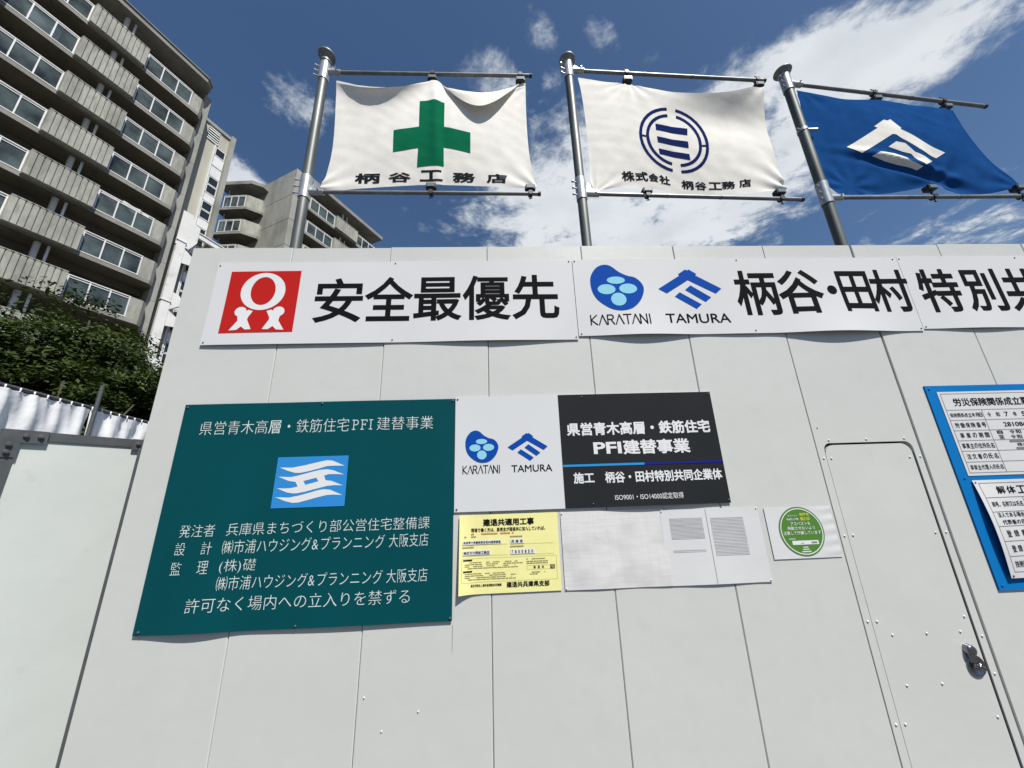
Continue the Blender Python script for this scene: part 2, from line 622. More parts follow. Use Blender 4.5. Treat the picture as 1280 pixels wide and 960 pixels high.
def thin_glyph(ch, thin):
    """one character in em units, its strokes thinned where the outline allows it"""
    best = None
    # the crowded outline of this one character breaks when it is thinned
    for off in ((0.0,) if ch == '層' else (-thin, -thin * 0.6, -thin * 0.3, 0.0)):
        c = bpy.data.curves.new('lettering_outline', 'FONT')
        c.body = ch
        c.size = 1.0
        c.resolution_u = 3
        c.fill_mode = 'FRONT'
        c.offset = off
        o = bpy.data.objects.new('lettering_outline', c)
        COL.objects.link(o)
        dg = bpy.context.evaluated_depsgraph_get()
        me = bpy.data.meshes.new_from_object(o.evaluated_get(dg))
        vs = [(v.co.x, v.co.y) for v in me.vertices]
        fs = [tuple(p.vertices) for p in me.polygons]
        area = sum(p.area for p in me.polygons)
        xs, ys = [v[0] for v in vs] or [0], [v[1] for v in vs] or [0]
        bpy.data.objects.remove(o)
        bpy.data.curves.remove(c)
        bpy.data.meshes.remove(me)
        box = (min(xs), max(xs), min(ys), max(ys))
        rec = (vs, fs, area, box, off)
        best = best or []
        best.append(rec)
    full = best[-1]
    per = full[2]
    for vs, fs, area, box, off in best[:-1]:
        # stroke area falls in step with the thinning unless a contour broke
        want = per * (1 + off / 0.036)
        if vs and abs(area - want) < 0.08 * per and all(abs(a_ - b_) < 0.03 for a_, b_ in zip(box, full[3])):
            return vs, fs
    return full[0], full[1]


def thin_text(name, lines, m, surf, parent, thin=0.012, off=0.0012, grid=0.2):
    out = []
    for body, rect in lines:
        pts, x = [], 0.0
        for ch in body:
            vs, fs = thin_glyph(ch, thin)
            pts.append(([(a_ + x, b_) for a_, b_ in vs], fs))
            x += 0.70 if ch == '&' else 0.36 if ch in '()' else 1.0
        xs = [p[0] for g_ in pts for p in g_[0]]
        ys = [p[1] for g_ in pts for p in g_[0]]
        x0, x1, y0, y1 = min(xs), max(xs), min(ys), max(ys)
        bm = bmesh.new()
        for vs, fs in pts:
            b = [bm.verts.new((rect[0] + (a_ - x0) / (x1 - x0) * (rect[1] - rect[0]), -off,
                               rect[2] + (b_ - y0) / (y1 - y0) * (rect[3] - rect[2]))) for a_, b_ in vs]
            for f in fs:
                try:
                    bm.faces.new([b[i] for i in f])
                except ValueError:
                    pass
        out.append(finish_flat(name, bm, m, surf, parent, grid))
    return out


def text_into(bm, body, rect, bold=0.0, off=0.0012, skew=0.0):
    x0, x1, z0, z1 = rect
    vs, fs = glyphs(body, bold)
    b = [bm.verts.new((x0 + v[0] * (x1 - x0), -(off + 0.0002 * v[2]),
                       z0 + v[1] * (z1 - z0) + skew * (v[0] - 0.5) * (x1 - x0))) for v in vs]
    for f in fs:
        try:
            bm.faces.new([b[i] for i in f])
        except ValueError:
            pass


def text(name, items, m, surf, parent, bold=0.0, off=0.0012, grid=0.0):
    """items: lines, each one (characters, (x0, x1, z0, z1)) or a list of such pieces"""
    out = []
    for line in items:                      # one part per written line
        bm = bmesh.new()
        for it in (line if isinstance(line, list) else [line]):
            text_into(bm, it[0], it[1], bold, off, it[2] if len(it) > 2 else 0.0)
        out.append(finish_flat(name, bm, m, surf, parent, grid))
    return out


def strokes(name, lines, w, m, surf, parent, off=0.0012):
    """lines: polylines of (x, z) drawn with width w"""
    polys = []
    for ln in lines:
        for (ax, az), (bx, bz) in zip(ln[:-1], ln[1:]):
            L = math.hypot(bx - ax, bz - az) or 1e-6
            dx, dz = (bx - ax) / L * w / 2, (bz - az) / L * w / 2
            polys.append([[(ax - dx - dz, az - dz + dx), (bx + dx - dz, bz + dz + dx),
                           (bx + dx + dz, bz + dz - dx), (ax - dx + dz, az - dz - dx)]])
    return decal(name, polys, m, surf, parent, off, jit=1e-5)


def bars(name, rects, m, surf, parent, off=0.0012):
    return decal(name, [[[(a, c), (b, c), (b, d), (a, d)]] for a, b, c, d in rects], m, surf, parent, off, 0.04)


def ell(cx, cz, rx, rz, n=28, turn=0.0):
    ct, st = math.cos(turn), math.sin(turn)
    return [(cx + rx * math.cos(2 * math.pi * i / n) * ct - rz * math.sin(2 * math.pi * i / n) * st,
             cz + rx * math.cos(2 * math.pi * i / n) * st + rz * math.sin(2 * math.pi * i / n) * ct) for i in range(n)]


def smooth_loop(pts, n=4):
    out = []
    k = len(pts)
    for i in range(k):
        p0, p1, p2, p3 = (Vector((*pts[(i + j) % k], 0)) for j in (-1, 0, 1, 2))
        for s in range(n):
            t = s / n
            q = 0.5 * ((2 * p1) + (p2 - p0) * t + (2 * p0 - 5 * p1 + 4 * p2 - p3) * t * t +
                       (3 * p1 - p0 - 3 * p2 + p3) * t * t * t)
            out.append((q.x, q.y))
    return out


def board(name, x0, x1, z0, z1, surf, thick, m, parent, nx=1, nz=1, edge=None):
    """a thin board or sheet whose front follows y = surf(x, z)"""
    mb = MB()
    fr, bk = {}, {}
    vs = []
    for j in range(nz + 1):
        for i in range(nx + 1):
            x = x0 + (x1 - x0) * i / nx
            z = z0 + (z1 - z0) * j / nz
            fr[i, j] = len(vs)
            vs.append((x, surf(x, z), z))
            bk[i, j] = len(vs)
            vs.append((x, surf(x, z) + thick, z))
    fs = []
    for j in range(nz):
        for i in range(nx):
            fs.append((fr[i, j], fr[i + 1, j], fr[i + 1, j + 1], fr[i, j + 1]))
            fs.append((bk[i, j], bk[i, j + 1], bk[i + 1, j + 1], bk[i + 1, j]))
    mb.idx(vs, fs, 0, nx > 1 or nz > 1)
    es = []
    for i in range(nx):
        es.append((fr[i, 0], bk[i, 0], bk[i + 1, 0], fr[i + 1, 0]))
        es.append((fr[i, nz], fr[i + 1, nz], bk[i + 1, nz], bk[i, nz]))
    for j in range(nz):
        es.append((fr[0, j], fr[0, j + 1], bk[0, j + 1], bk[0, j]))
        es.append((fr[nx, j], bk[nx, j], bk[nx, j + 1], fr[nx, j + 1]))
    for f in es:
        mb.face([vs[i] for i in f], 1 if edge else 0)
    return mb.build(name, [m] + ([edge] if edge else []), parent, fix=False)


screw_src = None


def screws(parent, pts, surf, m=None, r=0.0042):
    out = []
    base = None
    for x, z in pts:
        pos = Vector((x, surf(x, z) - 0.0005, z))
        if base is None:
            mb = MB()
            mb.lathe(pos, (0, -1, 0), [(0, r), (0.0012, r), (0.0026, r * 0.75), (0.0032, r * 0.35)], 10)
            base = mb.build('screw', m or M['screw'], parent, origin=pos)
            out.append(base)
        else:
            out.append(copy_part(base, 'screw', parent, pos))
    return out

# ------------------------------------------------------------------ ground
gmb = MB()
gmb.face([(-300, -300, 0), (300, -300, 0), (300, 300, 0), (-300, 300, 0)])
tag(gmb.build('ground', M['asphalt']), kind='structure')

# ------------------------------------------------------------------ hoarding wall
wall = thing('hoarding_wall', 'tall white flat panel hoarding with narrow vertical seams and a flush door', 'wall', (0, 0, 0))
WALL_TOP = 3.0


def panel_mesh():
    prof = [(0.0005, 0.040), (0.0005, 0.0032), (0.0035, 0.0), (0.4955, 0.0), (0.4985, 0.0032), (0.4985, 0.040)]
    mb = MB()
    vs = [(x, y, z) for z in (0.02, WALL_TOP) for x, y in prof]
    n = len(prof)
    mb.idx(vs, [(i, i + 1, n + i + 1, n + i) for i in range(n - 1)])
    mb.face([(x, y, WALL_TOP) for x, y in prof])
    mb.face([(x, y, 0.02) for x, y in prof][::-1])
    mb.face([(0.0005, 0.04, 0.02), (0.0005, 0.04, WALL_TOP), (0.4985, 0.04, WALL_TOP), (0.4985, 0.04, 0.02)])
    # tongue that closes the joint behind the next panel
    mb.box(0.4987, 0.512, 0.014, 0.030, 0.02, WALL_TOP - 0.004)
    return mb


rng = random.Random(3)
pan = None
for i in range(-0, 18):
    if i == 6:
        continue
    X = 0.5 * i
    if pan is None:
        pan = panel_mesh().build('panel', M['panel'], wall, origin=Vector((0.25, 0, 1.5)))
        o = pan
    else:
        o = copy_part(pan, 'panel', wall, (X + 0.25, 0, 1.5))
    o.location.y += rng.uniform(-0.0008, 0.0012)
    o.location.z += rng.uniform(-0.004, 0.002)
    o.rotation_euler = (math.radians(rng.uniform(-0.05, 0.05)), 0, math.radians(rng.uniform(-0.22, 0.22)))

# the panel that holds the door: a frame with a round-cornered opening
DX0, DX1, DTOP, DBOT = 3.0375, 3.4555, 1.918, 0.10


def rrect(x0, x1, z0, z1, r, n=6):
    pts = []
    for cx, cz, a0 in ((x1 - r, z1 - r, 0), (x0 + r, z1 - r, 90), (x0 + r, z0 + r, 180), (x1 - r, z0 + r, 270)):
        for k in range(n + 1):
            a = math.radians(a0 + 90 * k / n)
            pts.append((cx + r * math.cos(a), cz + r * math.sin(a)))
    return pts


def plate(mb, loops, y0, y1, mi=0):
    pts = [[Vector((x, z, 0)) for x, z in lp] for lp in loops]
    flatp = [p for lp in pts for p in lp]
    tris = geometry.tessellate_polygon(pts)
    mb.idx([(p.x, y0, p.y) for p in flatp], tris, mi)
    mb.idx([(p.x, y1, p.y) for p in flatp], [t[::-1] for t in tris], mi)
    for lp in loops:
        n = len(lp)
        for i in range(n):
            a, b = lp[i], lp[(i + 1) % n]
            mb.face([(a[0], y0, a[1]), (b[0], y0, b[1]), (b[0], y1, b[1]), (a[0], y1, a[1])], mi)


mb = MB()
plate(mb, [[(3.002, 0.02), (3.4915, 0.02), (3.4915, 2.998), (3.002, 2.998)], rrect(DX0 - 0.0035, DX1 + 0.0065, DBOT, DTOP + 0.007, 0.034)], 0.0015, 0.040)
door_frame = mb.build('door_frame', M['door'], wall, fix=True)
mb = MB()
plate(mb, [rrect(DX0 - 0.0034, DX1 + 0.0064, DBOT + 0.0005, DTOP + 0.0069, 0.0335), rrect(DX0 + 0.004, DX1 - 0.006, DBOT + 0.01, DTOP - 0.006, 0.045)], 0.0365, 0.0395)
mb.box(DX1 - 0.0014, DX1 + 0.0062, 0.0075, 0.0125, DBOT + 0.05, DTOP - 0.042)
mb.build('door_gap_shade', M['darkhole'], wall)  # dark ring and strip added to stand in for shade in the door gap
mb = MB()
mb.box(3.4918, 3.5003, 0.0085, 0.013, 0.02, 2.99)
mb.build('joint_strip', M['steelgrey'], wall)
mb = MB()
mb.box(2.995, 3.52, 0.0445, 0.050, 0.02, 2.99)
mb.build('backing_plate', M['darkhole'], wall)
mb = MB()
plate(mb, [rrect(DX0, DX1 - 0.002, DBOT + 0.006, DTOP - 0.002, 0.046)], 0.003, 0.036)
door = mb.build('door', M['door'], wall, origin=Vector((DX0, 0.02, 1.0)))
door.rotation_euler = (0, 0, math.radians(0.25))
RIV_DOOR = [(3.058, 1.856), (3.434, 1.852), (3.059, 1.531), (3.434, 1.529), (3.058, 1.207), (3.107, 1.158), (3.252, 1.157),
            (3.434, 1.209), (3.396, 1.157), (3.057, 0.868), (3.107, 0.988), (3.252, 0.987), (3.432, 0.872)]
RIV_FRAME = [(3.068, 1.938), (3.249, 1.938), (3.433, 1.938), (3.021, 1.857), (3.481, 1.853), (3.019, 1.53), (3.479, 1.529),
             (3.018, 1.209), (3.478, 1.139), (3.019, 0.869), (3.476, 1.011)]
riv = None
for par, pts, y in ((door, RIV_DOOR, 0.0012), (door_frame, RIV_FRAME, 0.0)):
    for x, z in pts:
        pos = Vector((x, y + 0.0012, z))
        if riv is None:
            mb = MB()
            mb.lathe(pos, (0, -1, 0), [(0, 0.0047), (0.0014, 0.0044), (0.0027, 0.0033), (0.0034, 0.0012)], 12)
            riv = mb.build('rivet', M['rivet'], par, origin=pos)
        else:
            copy_part(riv, 'rivet', par, pos)
# recessed turn handle with a key cylinder above it
mb = MB()
hc = Vector((3.412, 0.004, 1.040))
mb.lathe(hc, (0, -1, 0), [(0, 0.038), (0.004, 0.038), (0.008, 0.035), (0.009, 0.031), (0.004, 0.027), (0.0015, 0.010)], 28)
handle = mb.build('handle', M['chrome'], door)
mb = MB()
a = math.radians(-18)
for sgn in (1, -1):
    d = Vector((math.cos(a), 0, math.sin(a))) * sgn
    mb.tube(hc + Vector((0, -0.012, 0)), hc + Vector((0, -0.012, 0)) + d * 0.023, 0.006, 12, r2=0.0085)
mb.lathe(hc, (0, -1, 0), [(0.0, 0.009), (0.020, 0.008), (0.022, 0.005)], 16)
mb.build('turn_grip', M['chrome'], handle)
mb = MB()
kc = Vector((3.400, 0.004, 1.096))
mb.lathe(kc, (0, -1, 0), [(0, 0.021), (0.016, 0.019), (0.021, 0.016), (0.022, 0.008)], 24)
mb.box(3.386, 3.412, -0.010, 0.003, 1.055, 1.090)
mb.build('lock_cylinder', M['chrome'], door)
# rust run under a sign screw, small bumps where old screws were filled
for sx, sz, ln in ((1.3475, 1.268, 0.09), (0.1735, 1.276, 0.012)):
    mb = MB()
    mb.face([(sx - 0.0012, -0.0022, sz), (sx + 0.0012, -0.0022, sz), (sx + 0.0005, -0.0022, sz - ln), (sx - 0.0005, -0.0022, sz - ln)])
    mb.build('rust_streak', M['rust'], wall, fix=False)
screws(wall, [(1.226, 0.997), (1.097, 0.944), (1.026, 1.048), (3.03, 2.0)], flat(-0.0005), M['rivet'], 0.0028)
mb = MB()
for z in (0.5, 1.5, 2.6):
    mb.tube((0.02, 0.09, z), (8.98, 0.09, z), 0.0243, 10)
mb.build('back_rail', M['galv'], wall)

# ------------------------------------------------------------------ banner boards along the top
def bulge(segs, base=-0.006, z0=2.47, z1=2.91):
    """segs: (x centre, half width, push at the bottom, push at the top)"""
    def f(x, z):
        t = min(max((z - z0) / (z1 - z0), 0), 1)
        y = base
        for c, w, bot, top in segs:
            u = (x - c) / w
            if abs(u) < 1:
                k = math.cos(u * math.pi / 2) ** 2
                y -= k * (bot * (1 - t) ** 2 + top * t ** 2)
        return y
    return f


S1 = bulge([(0.33, 0.42, 0.006, 0.003), (0.75, 0.4, 0.004, 0.0), (1.5, 0.45, 0.010, 0.003)])
S2 = bulge([(2.28, 0.33, 0.018, 0.002), (3.27, 0.40, 0.024, 0.004), (2.8, 0.3, 0.004, 0.002)])
S3 = bulge([(4.05, 0.32, 0.009, 0.003), (4.9, 0.5, 0.012, 0.004)], base=-0.0055)
b1 = thing('banner_board', 'long white banner board with a red square emblem and five large black characters', 'banner', (1.05, -0.006, 2.47), 'banner boards along the top of the hoarding')
board('panel', 0.152, 1.943, 2.459, 2.907, S1, 0.0025, M['banner'], b1, 48, 8)
text('lettering', [[(c, r) for c, r in (
    ('安', (0.650, 0.884, 2.567, 2.812)), ('全', (0.892, 1.130, 2.572, 2.818)), ('最', (1.134, 1.372, 2.570, 2.813)),
    ('優', (1.376, 1.615, 2.568, 2.820)), ('先', (1.622, 1.860, 2.570, 2.822)))]], M['black'], S1, b1, bold=0.015, grid=0.1)
sq = [(0.2255, 2.518), (0.567, 2.521), (0.566, 2.856), (0.226, 2.853)]
em = decal('emblem', [[sq]], M['red'], S1, b1, 0.0014, grid=0.08)


def usq(u, v):
    return (0.226 + u * 0.341, 2.855 - v * 0.336)


ring = [[usq(0.5 + 0.312 * math.cos(t), 0.34 + 0.307 * math.sin(t)) for t in [2 * math.pi * k / 40 for k in range(40)]],
        [usq(0.5 + 0.172 * math.cos(t), 0.335 + 0.232 * math.sin(t)) for t in [2 * math.pi * k / 40 for k in range(40)]]]
figs = []
for mir in (1, -1):
    def q(u, v):
        return usq(0.505 + mir * (u - 0.505), v)
    body = [(0.304, 0.645), (0.330, 0.66), (0.345, 0.642), (0.410, 0.662), (0.360, 0.76), (0.355, 0.80), (0.430, 0.949),
            (0.350, 0.954), (0.290, 0.905), (0.236, 0.958), (0.132, 0.965), (0.225, 0.815), (0.215, 0.75), (0.24, 0.70)]
    figs.append([[q(u, v) for u, v in body]])
    figs.append([[q(0.243 + 0.082 * math.cos(t), 0.672 + 0.078 * math.sin(t)) for t in [2 * math.pi * k / 20 for k in range(20)]]])
decal('emblem_figure', [ring] + figs, M['white'], S1, em, 0.0022, grid=0.08, jit=4e-5)
screws(b1, [(0.163, 2.889), (0.166, 2.472), (1.031, 2.897), (1.041, 2.472), (1.927, 2.901), (1.932, 2.472)], S1, r=0.0035)

b2 = thing('banner_board', 'long white banner board with blue bean and blue roof logos before four black characters', 'banner', (2.84, -0.006, 2.48), 'banner boards along the top of the hoarding')
board('panel', 1.946, 3.727, 2.477, 2.912, S2, 0.0025, M['banner'], b2, 60, 8)
BEAN = [(2.030, 2.782), (2.040, 2.823), (2.070, 2.863), (2.109, 2.879), (2.145, 2.870), (2.183, 2.836), (2.223, 2.813),
        (2.265, 2.800), (2.295, 2.767), (2.302, 2.726), (2.278, 2.669), (2.231, 2.624), (2.173, 2.611), (2.118, 2.625),
        (2.061, 2.671), (2.035, 2.723)]
OVALS = [(2.163, 2.785, 0.047, 0.0215), (2.109, 2.733, 0.046, 0.029), (2.221, 2.735, 0.046, 0.029), (2.165, 2.674, 0.039, 0.037)]
ROOF = [[(2.379, 2.732), (2.502, 2.810), (2.499, 2.820), (2.540, 2.847), (2.549, 2.841), (2.559, 2.847), (2.595, 2.820), (2.589, 2.810),
         (2.712, 2.731), (2.678, 2.703), (2.544, 2.784), (2.420, 2.706)],
        [(2.520, 2.726), (2.552, 2.752), (2.649, 2.681), (2.616, 2.656)],
        [(2.459, 2.687), (2.488, 2.712), (2.592, 2.642), (2.562, 2.617)]]


def two_logos(par, surf, move, word_a, word_b, w, grid, boldb):
    lb = decal('bean_logo', [[[move(*p) for p in smooth_loop(BEAN)]]], M['logoblue'], surf, par, 0.0014, grid)
    decal('logo_oval', [[[move(*p) for p in ell(*o)]] for o in OVALS], M['logopale'], surf, lb, 0.0022, grid)
    decal('roof_logo', [[[move(*p) for p in lp]] for lp in ROOF], M['logoblue'], surf, par, 0.0014, grid)
    x0, x1, z0, z1 = word_a
    cell = (x1 - x0) / 7.35
    L = {'K': [[(0.08, 0), (0.08, 1)], [(0.85, 1), (0.12, 0.5), (0.9, 0)]], 'A': [[(0.0, 0), (0.5, 1), (1.0, 0)]],
         'R': [[(0.08, 0), (0.08, 1), (0.62, 1), (0.82, 0.88), (0.84, 0.68), (0.66, 0.54), (0.2, 0.52)], [(0.5, 0.52), (0.9, 0)]],
         'T': [[(0.0, 1), (1.0, 1)], [(0.5, 1), (0.5, 0)]], 'N': [[(0.06, 0), (0.06, 1), (0.92, 0), (0.92, 1)]], 'I': [[(0.2, 0), (0.2, 1)]]}
    lines = []
    cx = x0
    for ch in 'KARATANI':
        for ln in L[ch]:
            lines.append([(cx + a_ * cell * (0.5 if ch == 'I' else 0.86), z0 + b_ * (z1 - z0)) for a_, b_ in ln])
        cx += cell * (1.04 if ch == 'N' else 0.98 if ch not in 'TA' else 0.92)
    strokes('lettering', lines, w, M['black'], surf, par, 0.0014)
    text('lettering', [('TAMURA', word_b)], M['black'], surf, par, bold=boldb, grid=grid)


two_logos(b2, S2, lambda x, z: (x, z), (2.010, 2.333, 2.5355, 2.587), (2.391, 2.726, 2.537, 2.589), 0.0055, 0.08, 0.008)
text('lettering', [[('柄', (2.783, 3.010, 2.576, 2.836)), ('谷', (3.010, 3.250, 2.580, 2.838)), ('・', (3.275, 3.327, 2.688, 2.742)),
                   ('田', (3.345, 3.520, 2.588, 2.828)), ('村', (3.520, 3.735, 2.586, 2.836))]], M['black'], S2, b2, bold=0.018, grid=0.1)
screws(b2, [(1.957, 2.902), (1.960, 2.488), (2.828, 2.901), (2.841, 2.492), (3.703, 2.901), (3.714, 2.490)], S2, r=0.0035)

b3 = thing('banner_board', 'white banner board without logos running off to the right above the blue notice board', 'banner', (4.63, -0.006, 2.48), 'banner boards along the top of the hoarding')
board('panel', 3.730, 5.520, 2.488, 2.917, S3, 0.0025, M['banner'], b3, 48, 8)
text('lettering', [[(ch, (3.788 + 0.2385 * k + (0.004 if k else 0), 3.788 + 0.2385 * k + 0.222, 2.580, 2.837)) for k, ch in enumerate('特別共同企業体')]],
     M['black'], S3, b3, bold=0.018, grid=0.1)
screws(b3, [(3.741, 2.903), (3.744, 2.499), (4.411, 2.906), (4.42, 2.502), (5.50, 2.905), (5.50, 2.50)], S3, r=0.0035)

# ------------------------------------------------------------------ teal project board
ST = bulge([(0.36, 0.22, 0.010, 0.002), (0.9, 0.4, 0.003, 0.003)], base=-0.009, z0=1.28, z1=2.17)
tb = thing('project_board', 'large dark teal project board with thin pale writing and a light blue emblem', 'sign', (0.75, -0.007, 1.28))
board('panel', 0.152, 1.345, 1.283, 2.173, ST, 0.003, M['teal'], tb, 30, 24)
G_ = 0.1
thin_text('title', [('県営青木高層・鉄筋住宅', (0.238, 0.878, 2.034, 2.095)), ('建替事業', (1.001, 1.249, 2.037, 2.096))], M['tealtext'], ST, tb)


def serif(x, z, h, letter):
    w = h * 0.62
    P = lambda a_, b_: (x + a_ * w, z + b_ * h)
    s = [[P(0.22, 0), P(0.22, 1)], [P(0, 0.02), P(0.46, 0.02)], [P(0, 0.98), P(0.5, 0.98)]]
    if letter == 'P':
        s += [[P(0.4, 0.98), P(0.75, 0.95), P(0.92, 0.8), P(0.9, 0.62), P(0.72, 0.5), P(0.22, 0.48)]]
    if letter == 'F':
        s += [[P(0.4, 0.98), P(0.95, 0.98), P(0.95, 0.82)], [P(0.22, 0.52), P(0.7, 0.52)], [P(0.7, 0.6), P(0.7, 0.44)]]
    return s


ls = []
for k, ch in enumerate('PFI'):
    ls += serif(0.894 + 0.037 * k, 2.042, 0.043, ch)
strokes('title_letters', ls, 0.0034, M['tealtext'], ST, tb)
thin_text('lettering', [('発注者', (0.246, 0.385, 1.622, 1.669)), ('兵庫県まちづくり部公営住宅整備課', (0.431, 1.247, 1.622, 1.670)),
                   ('設', (0.243, 0.283, 1.556, 1.603)), ('計', (0.346, 0.386, 1.556, 1.603)),
                   ('㈱市浦ハウジング&プランニング', (0.427, 1.068, 1.555, 1.606)), ('大阪支店', (1.086, 1.244, 1.556, 1.606)),
                   ('監', (0.243, 0.283, 1.486, 1.532)), ('理', (0.346, 0.386, 1.487, 1.533)), ('(株)礎', (0.430, 0.566, 1.484, 1.535)),
                   ('㈱市浦ハウジング&プランニング', (0.430, 1.068, 1.425, 1.475)), ('大阪支店', (1.084, 1.245, 1.426, 1.475)),
                   ('許可なく場内への立入りを禁ずる', (0.331, 1.179, 1.352, 1.402))], M['tealtext'], ST, tb)
eb = decal('emblem', [[[(0.591, 1.722), (0.892, 1.722), (0.890, 1.930), (0.591, 1.930)]]], M['emblemblue'], ST, tb, 0.0014, 0.1)
E1 = [(0.604, 1.887), (0.658, 1.885), (0.707, 1.893), (0.763, 1.905), (0.800, 1.912), (0.823, 1.910), (0.877, 1.887), (0.829, 1.888),
      (0.803, 1.887), (0.766, 1.877), (0.723, 1.867), (0.692, 1.862), (0.670, 1.863), (0.637, 1.873)]
E4 = [(0.603, 1.766), (0.659, 1.763), (0.698, 1.769), (0.747, 1.781), (0.777, 1.789), (0.801, 1.792), (0.827, 1.789), (0.880, 1.766),
      (0.841, 1.769), (0.813, 1.768), (0.768, 1.758), (0.702, 1.742), (0.678, 1.741), (0.646, 1.749)]
EM = [(0.603, 1.849), (0.657, 1.846), (0.681, 1.850), (0.730, 1.862), (0.773, 1.872), (0.805, 1.874), (0.831, 1.869), (0.879, 1.850),
      (0.839, 1.853), (0.813, 1.853), (0.795, 1.848), (0.803, 1.829), (0.829, 1.825), (0.878, 1.805), (0.844, 1.807), (0.812, 1.805),
      (0.776, 1.797), (0.721, 1.784), (0.691, 1.779), (0.672, 1.779), (0.647, 1.784), (0.604, 1.802), (0.638, 1.800), (0.663, 1.801),
      (0.690, 1.806), (0.679, 1.825), (0.650, 1.830)]
decal('emblem_wave', [[E1], [E4], [EM, [(0.711, 1.828), (0.763, 1.840), (0.774, 1.825), (0.721, 1.812)]]], M['white'], ST, eb, 0.0022, 0.1)
screws(tb, [(0.163, 2.160), (0.75, 2.163), (1.335, 2.164), (0.172, 1.294), (0.75, 1.291), (1.337, 1.293)], ST, r=0.005)

# ------------------------------------------------------------------ white and charcoal company board
SD = bulge([(2.17, 0.34, 0.010, 0.002), (1.6, 0.25, 0.003, 0.0)], base=-0.0065, z0=1.68, z1=2.18)
nb = thing('company_board', 'half white half charcoal board with two blue logos and white writing', 'sign', (1.94, -0.0065, 1.68))
board('panel', 1.3475, 2.545, 1.681, 2.181, SD, 0.003, M['boardwhite'], nb, 40, 12)
dk = decal('charcoal_panel', [[[(1.820, 1.6815), (2.5445, 1.6815), (2.5445, 2.1805), (1.820, 2.1805)]]], M['dark'], SD, nb, 0.0010, 0.03)
two_logos(nb, SD, lambda x, z: (1.382 + (x - 2.008) * 0.535, 1.8835 + (z - 2.613) * 0.53), (1.382, 1.556, 1.838, 1.870), (1.595, 1.774, 1.838, 1.868), 0.0032, 0.08, 0.006)
text('title', [('県営青木高層・鉄筋住宅', (1.849, 2.513, 1.987, 2.048)), ('PFI', (1.964, 2.090, 1.905, 1.957)), ('建替事業', (2.096, 2.405, 1.899, 1.964))],
     M['white'], SD, nb, bold=0.030, off=0.0024, grid=0.2)
bars('pale_rule', [(1.8215, 2.184, 1.8530, 1.8625)], M['cyan'], SD, nb, 0.0022)
bars('navy_rule', [(2.184, 2.5440, 1.8530, 1.8625)], M['navy'], SD, nb, 0.0022)
text('lettering', [('施工', (1.864, 1.955, 1.780, 1.828)), ('柄谷・田村特別共同企業体', (2.002, 2.528, 1.779, 1.828))], M['white'], SD, nb, bold=0.028, off=0.0024, grid=0.2)
text('small_lettering', [('ISO9001・ISO14000認定取得', (2.036, 2.337, 1.707, 1.733))], M['white'], SD, nb, bold=0.0, off=0.0024, grid=0.2)
screws(nb, [(1.357, 2.170), (1.358, 1.692), (1.931, 2.168), (1.940, 1.695), (2.536, 2.171), (2.537, 1.694)], SD, r=0.004)

# ------------------------------------------------------------------ yellow notice sheet, its left edge curling off the wall
def SY(x, z):
    t = min(max((x - 1.373) / 0.41, 0), 1)
    s = min(max((z - 1.372) / 0.295, 0), 1)
    y = -0.0035 - 0.016 * max(0, 1 - t / 0.16) ** 2 * (0.35 + 0.65 * (1 - s))
    y -= 0.0025 * math.exp(-((x - 1.492) / 0.008) ** 2) * 0.4
    y -= 0.004 * max(0, 1 - t / 0.3) * (1 - s)
    return y


yn = thing('notice_sheet', 'yellow notice sheet with black heading, its left edge curling off the hoarding', 'notice', (1.58, -0.0035, 1.37))
board('sheet', 1.371, 1.783, 1.371, 1.668, SY, 0.0006, M['yellow'], yn, 44, 16)
text('title', [('建退共適用工事', (1.468, 1.683, 1.622, 1.651))], M['black'], SY, yn, bold=0.030, grid=0.1)
text('lettering', [('現場で働く方は、雇用主が建退共に加入していれば、', (1.419, 1.729, 1.600, 1.616)), ('建退共兵庫県支部', (1.561, 1.735, 1.390, 1.411)),
                   ('独立行政法人 勤労者退職金共済機構', (1.418, 1.541, 1.397, 1.407))], M['black'], SY, yn, bold=0.022, grid=0.1)
r_ = random.Random(5)


def filler(x0, x1, z, h, fill=0.8, seg=0.02):
    out = []
    x = x0
    while x < x1:
        w = seg * r_.uniform(0.5, 1.6)
        if r_.random() < fill:
            out.append((x, min(x + w, x1), z - h / 2, z + h / 2))
        x += w + seg * 0.12
    return out


bars('faded_line', filler(1.419, 1.610, 1.593, 0.0055, 0.85, 0.010), M['faded'], SY, yn)
slips = [(1.384, 1.545, 1.5535, 1.5685), (1.580, 1.638, 1.5515, 1.5695), (1.385, 1.498, 1.514, 1.5315), (1.580, 1.682, 1.512, 1.5305)]
sl = bars('white_slip', slips, M['white'], SY, yn, 0.0016)
text('slip_lettering', [('県営青木高層鉄筋住宅PFI建替事業', (1.388, 1.541, 1.5565, 1.566)), [('兵', (1.585, 1.597, 1.5545, 1.566)), ('庫', (1.603, 1.615, 1.5545, 1.566)),
                        ('県', (1.621, 1.633, 1.5545, 1.566))], ('株式会社柄谷工務店', (1.389, 1.494, 1.5165, 1.5285)),
     [(ch, (1.586 + k * 0.0135, 1.592 + k * 0.0135, 1.515, 1.527)) for k, ch in enumerate('7800850')]], M['black'], SY, sl, bold=0.015, off=0.0026)
sm = filler(1.384, 1.44, 1.583, 0.005, 0.8, 0.008) + filler(1.580, 1.632, 1.579, 0.005, 1, 0.008) + filler(1.384, 1.43, 1.543, 0.005, 1, 0.006) + filler(1.580, 1.636, 1.541, 0.005, 1, 0.006)
sm += [(1.384, 1.57, 1.551, 1.5518), (1.580, 1.76, 1.5495, 1.5503), (1.384, 1.57, 1.5105, 1.5113), (1.580, 1.76, 1.509, 1.5098)]
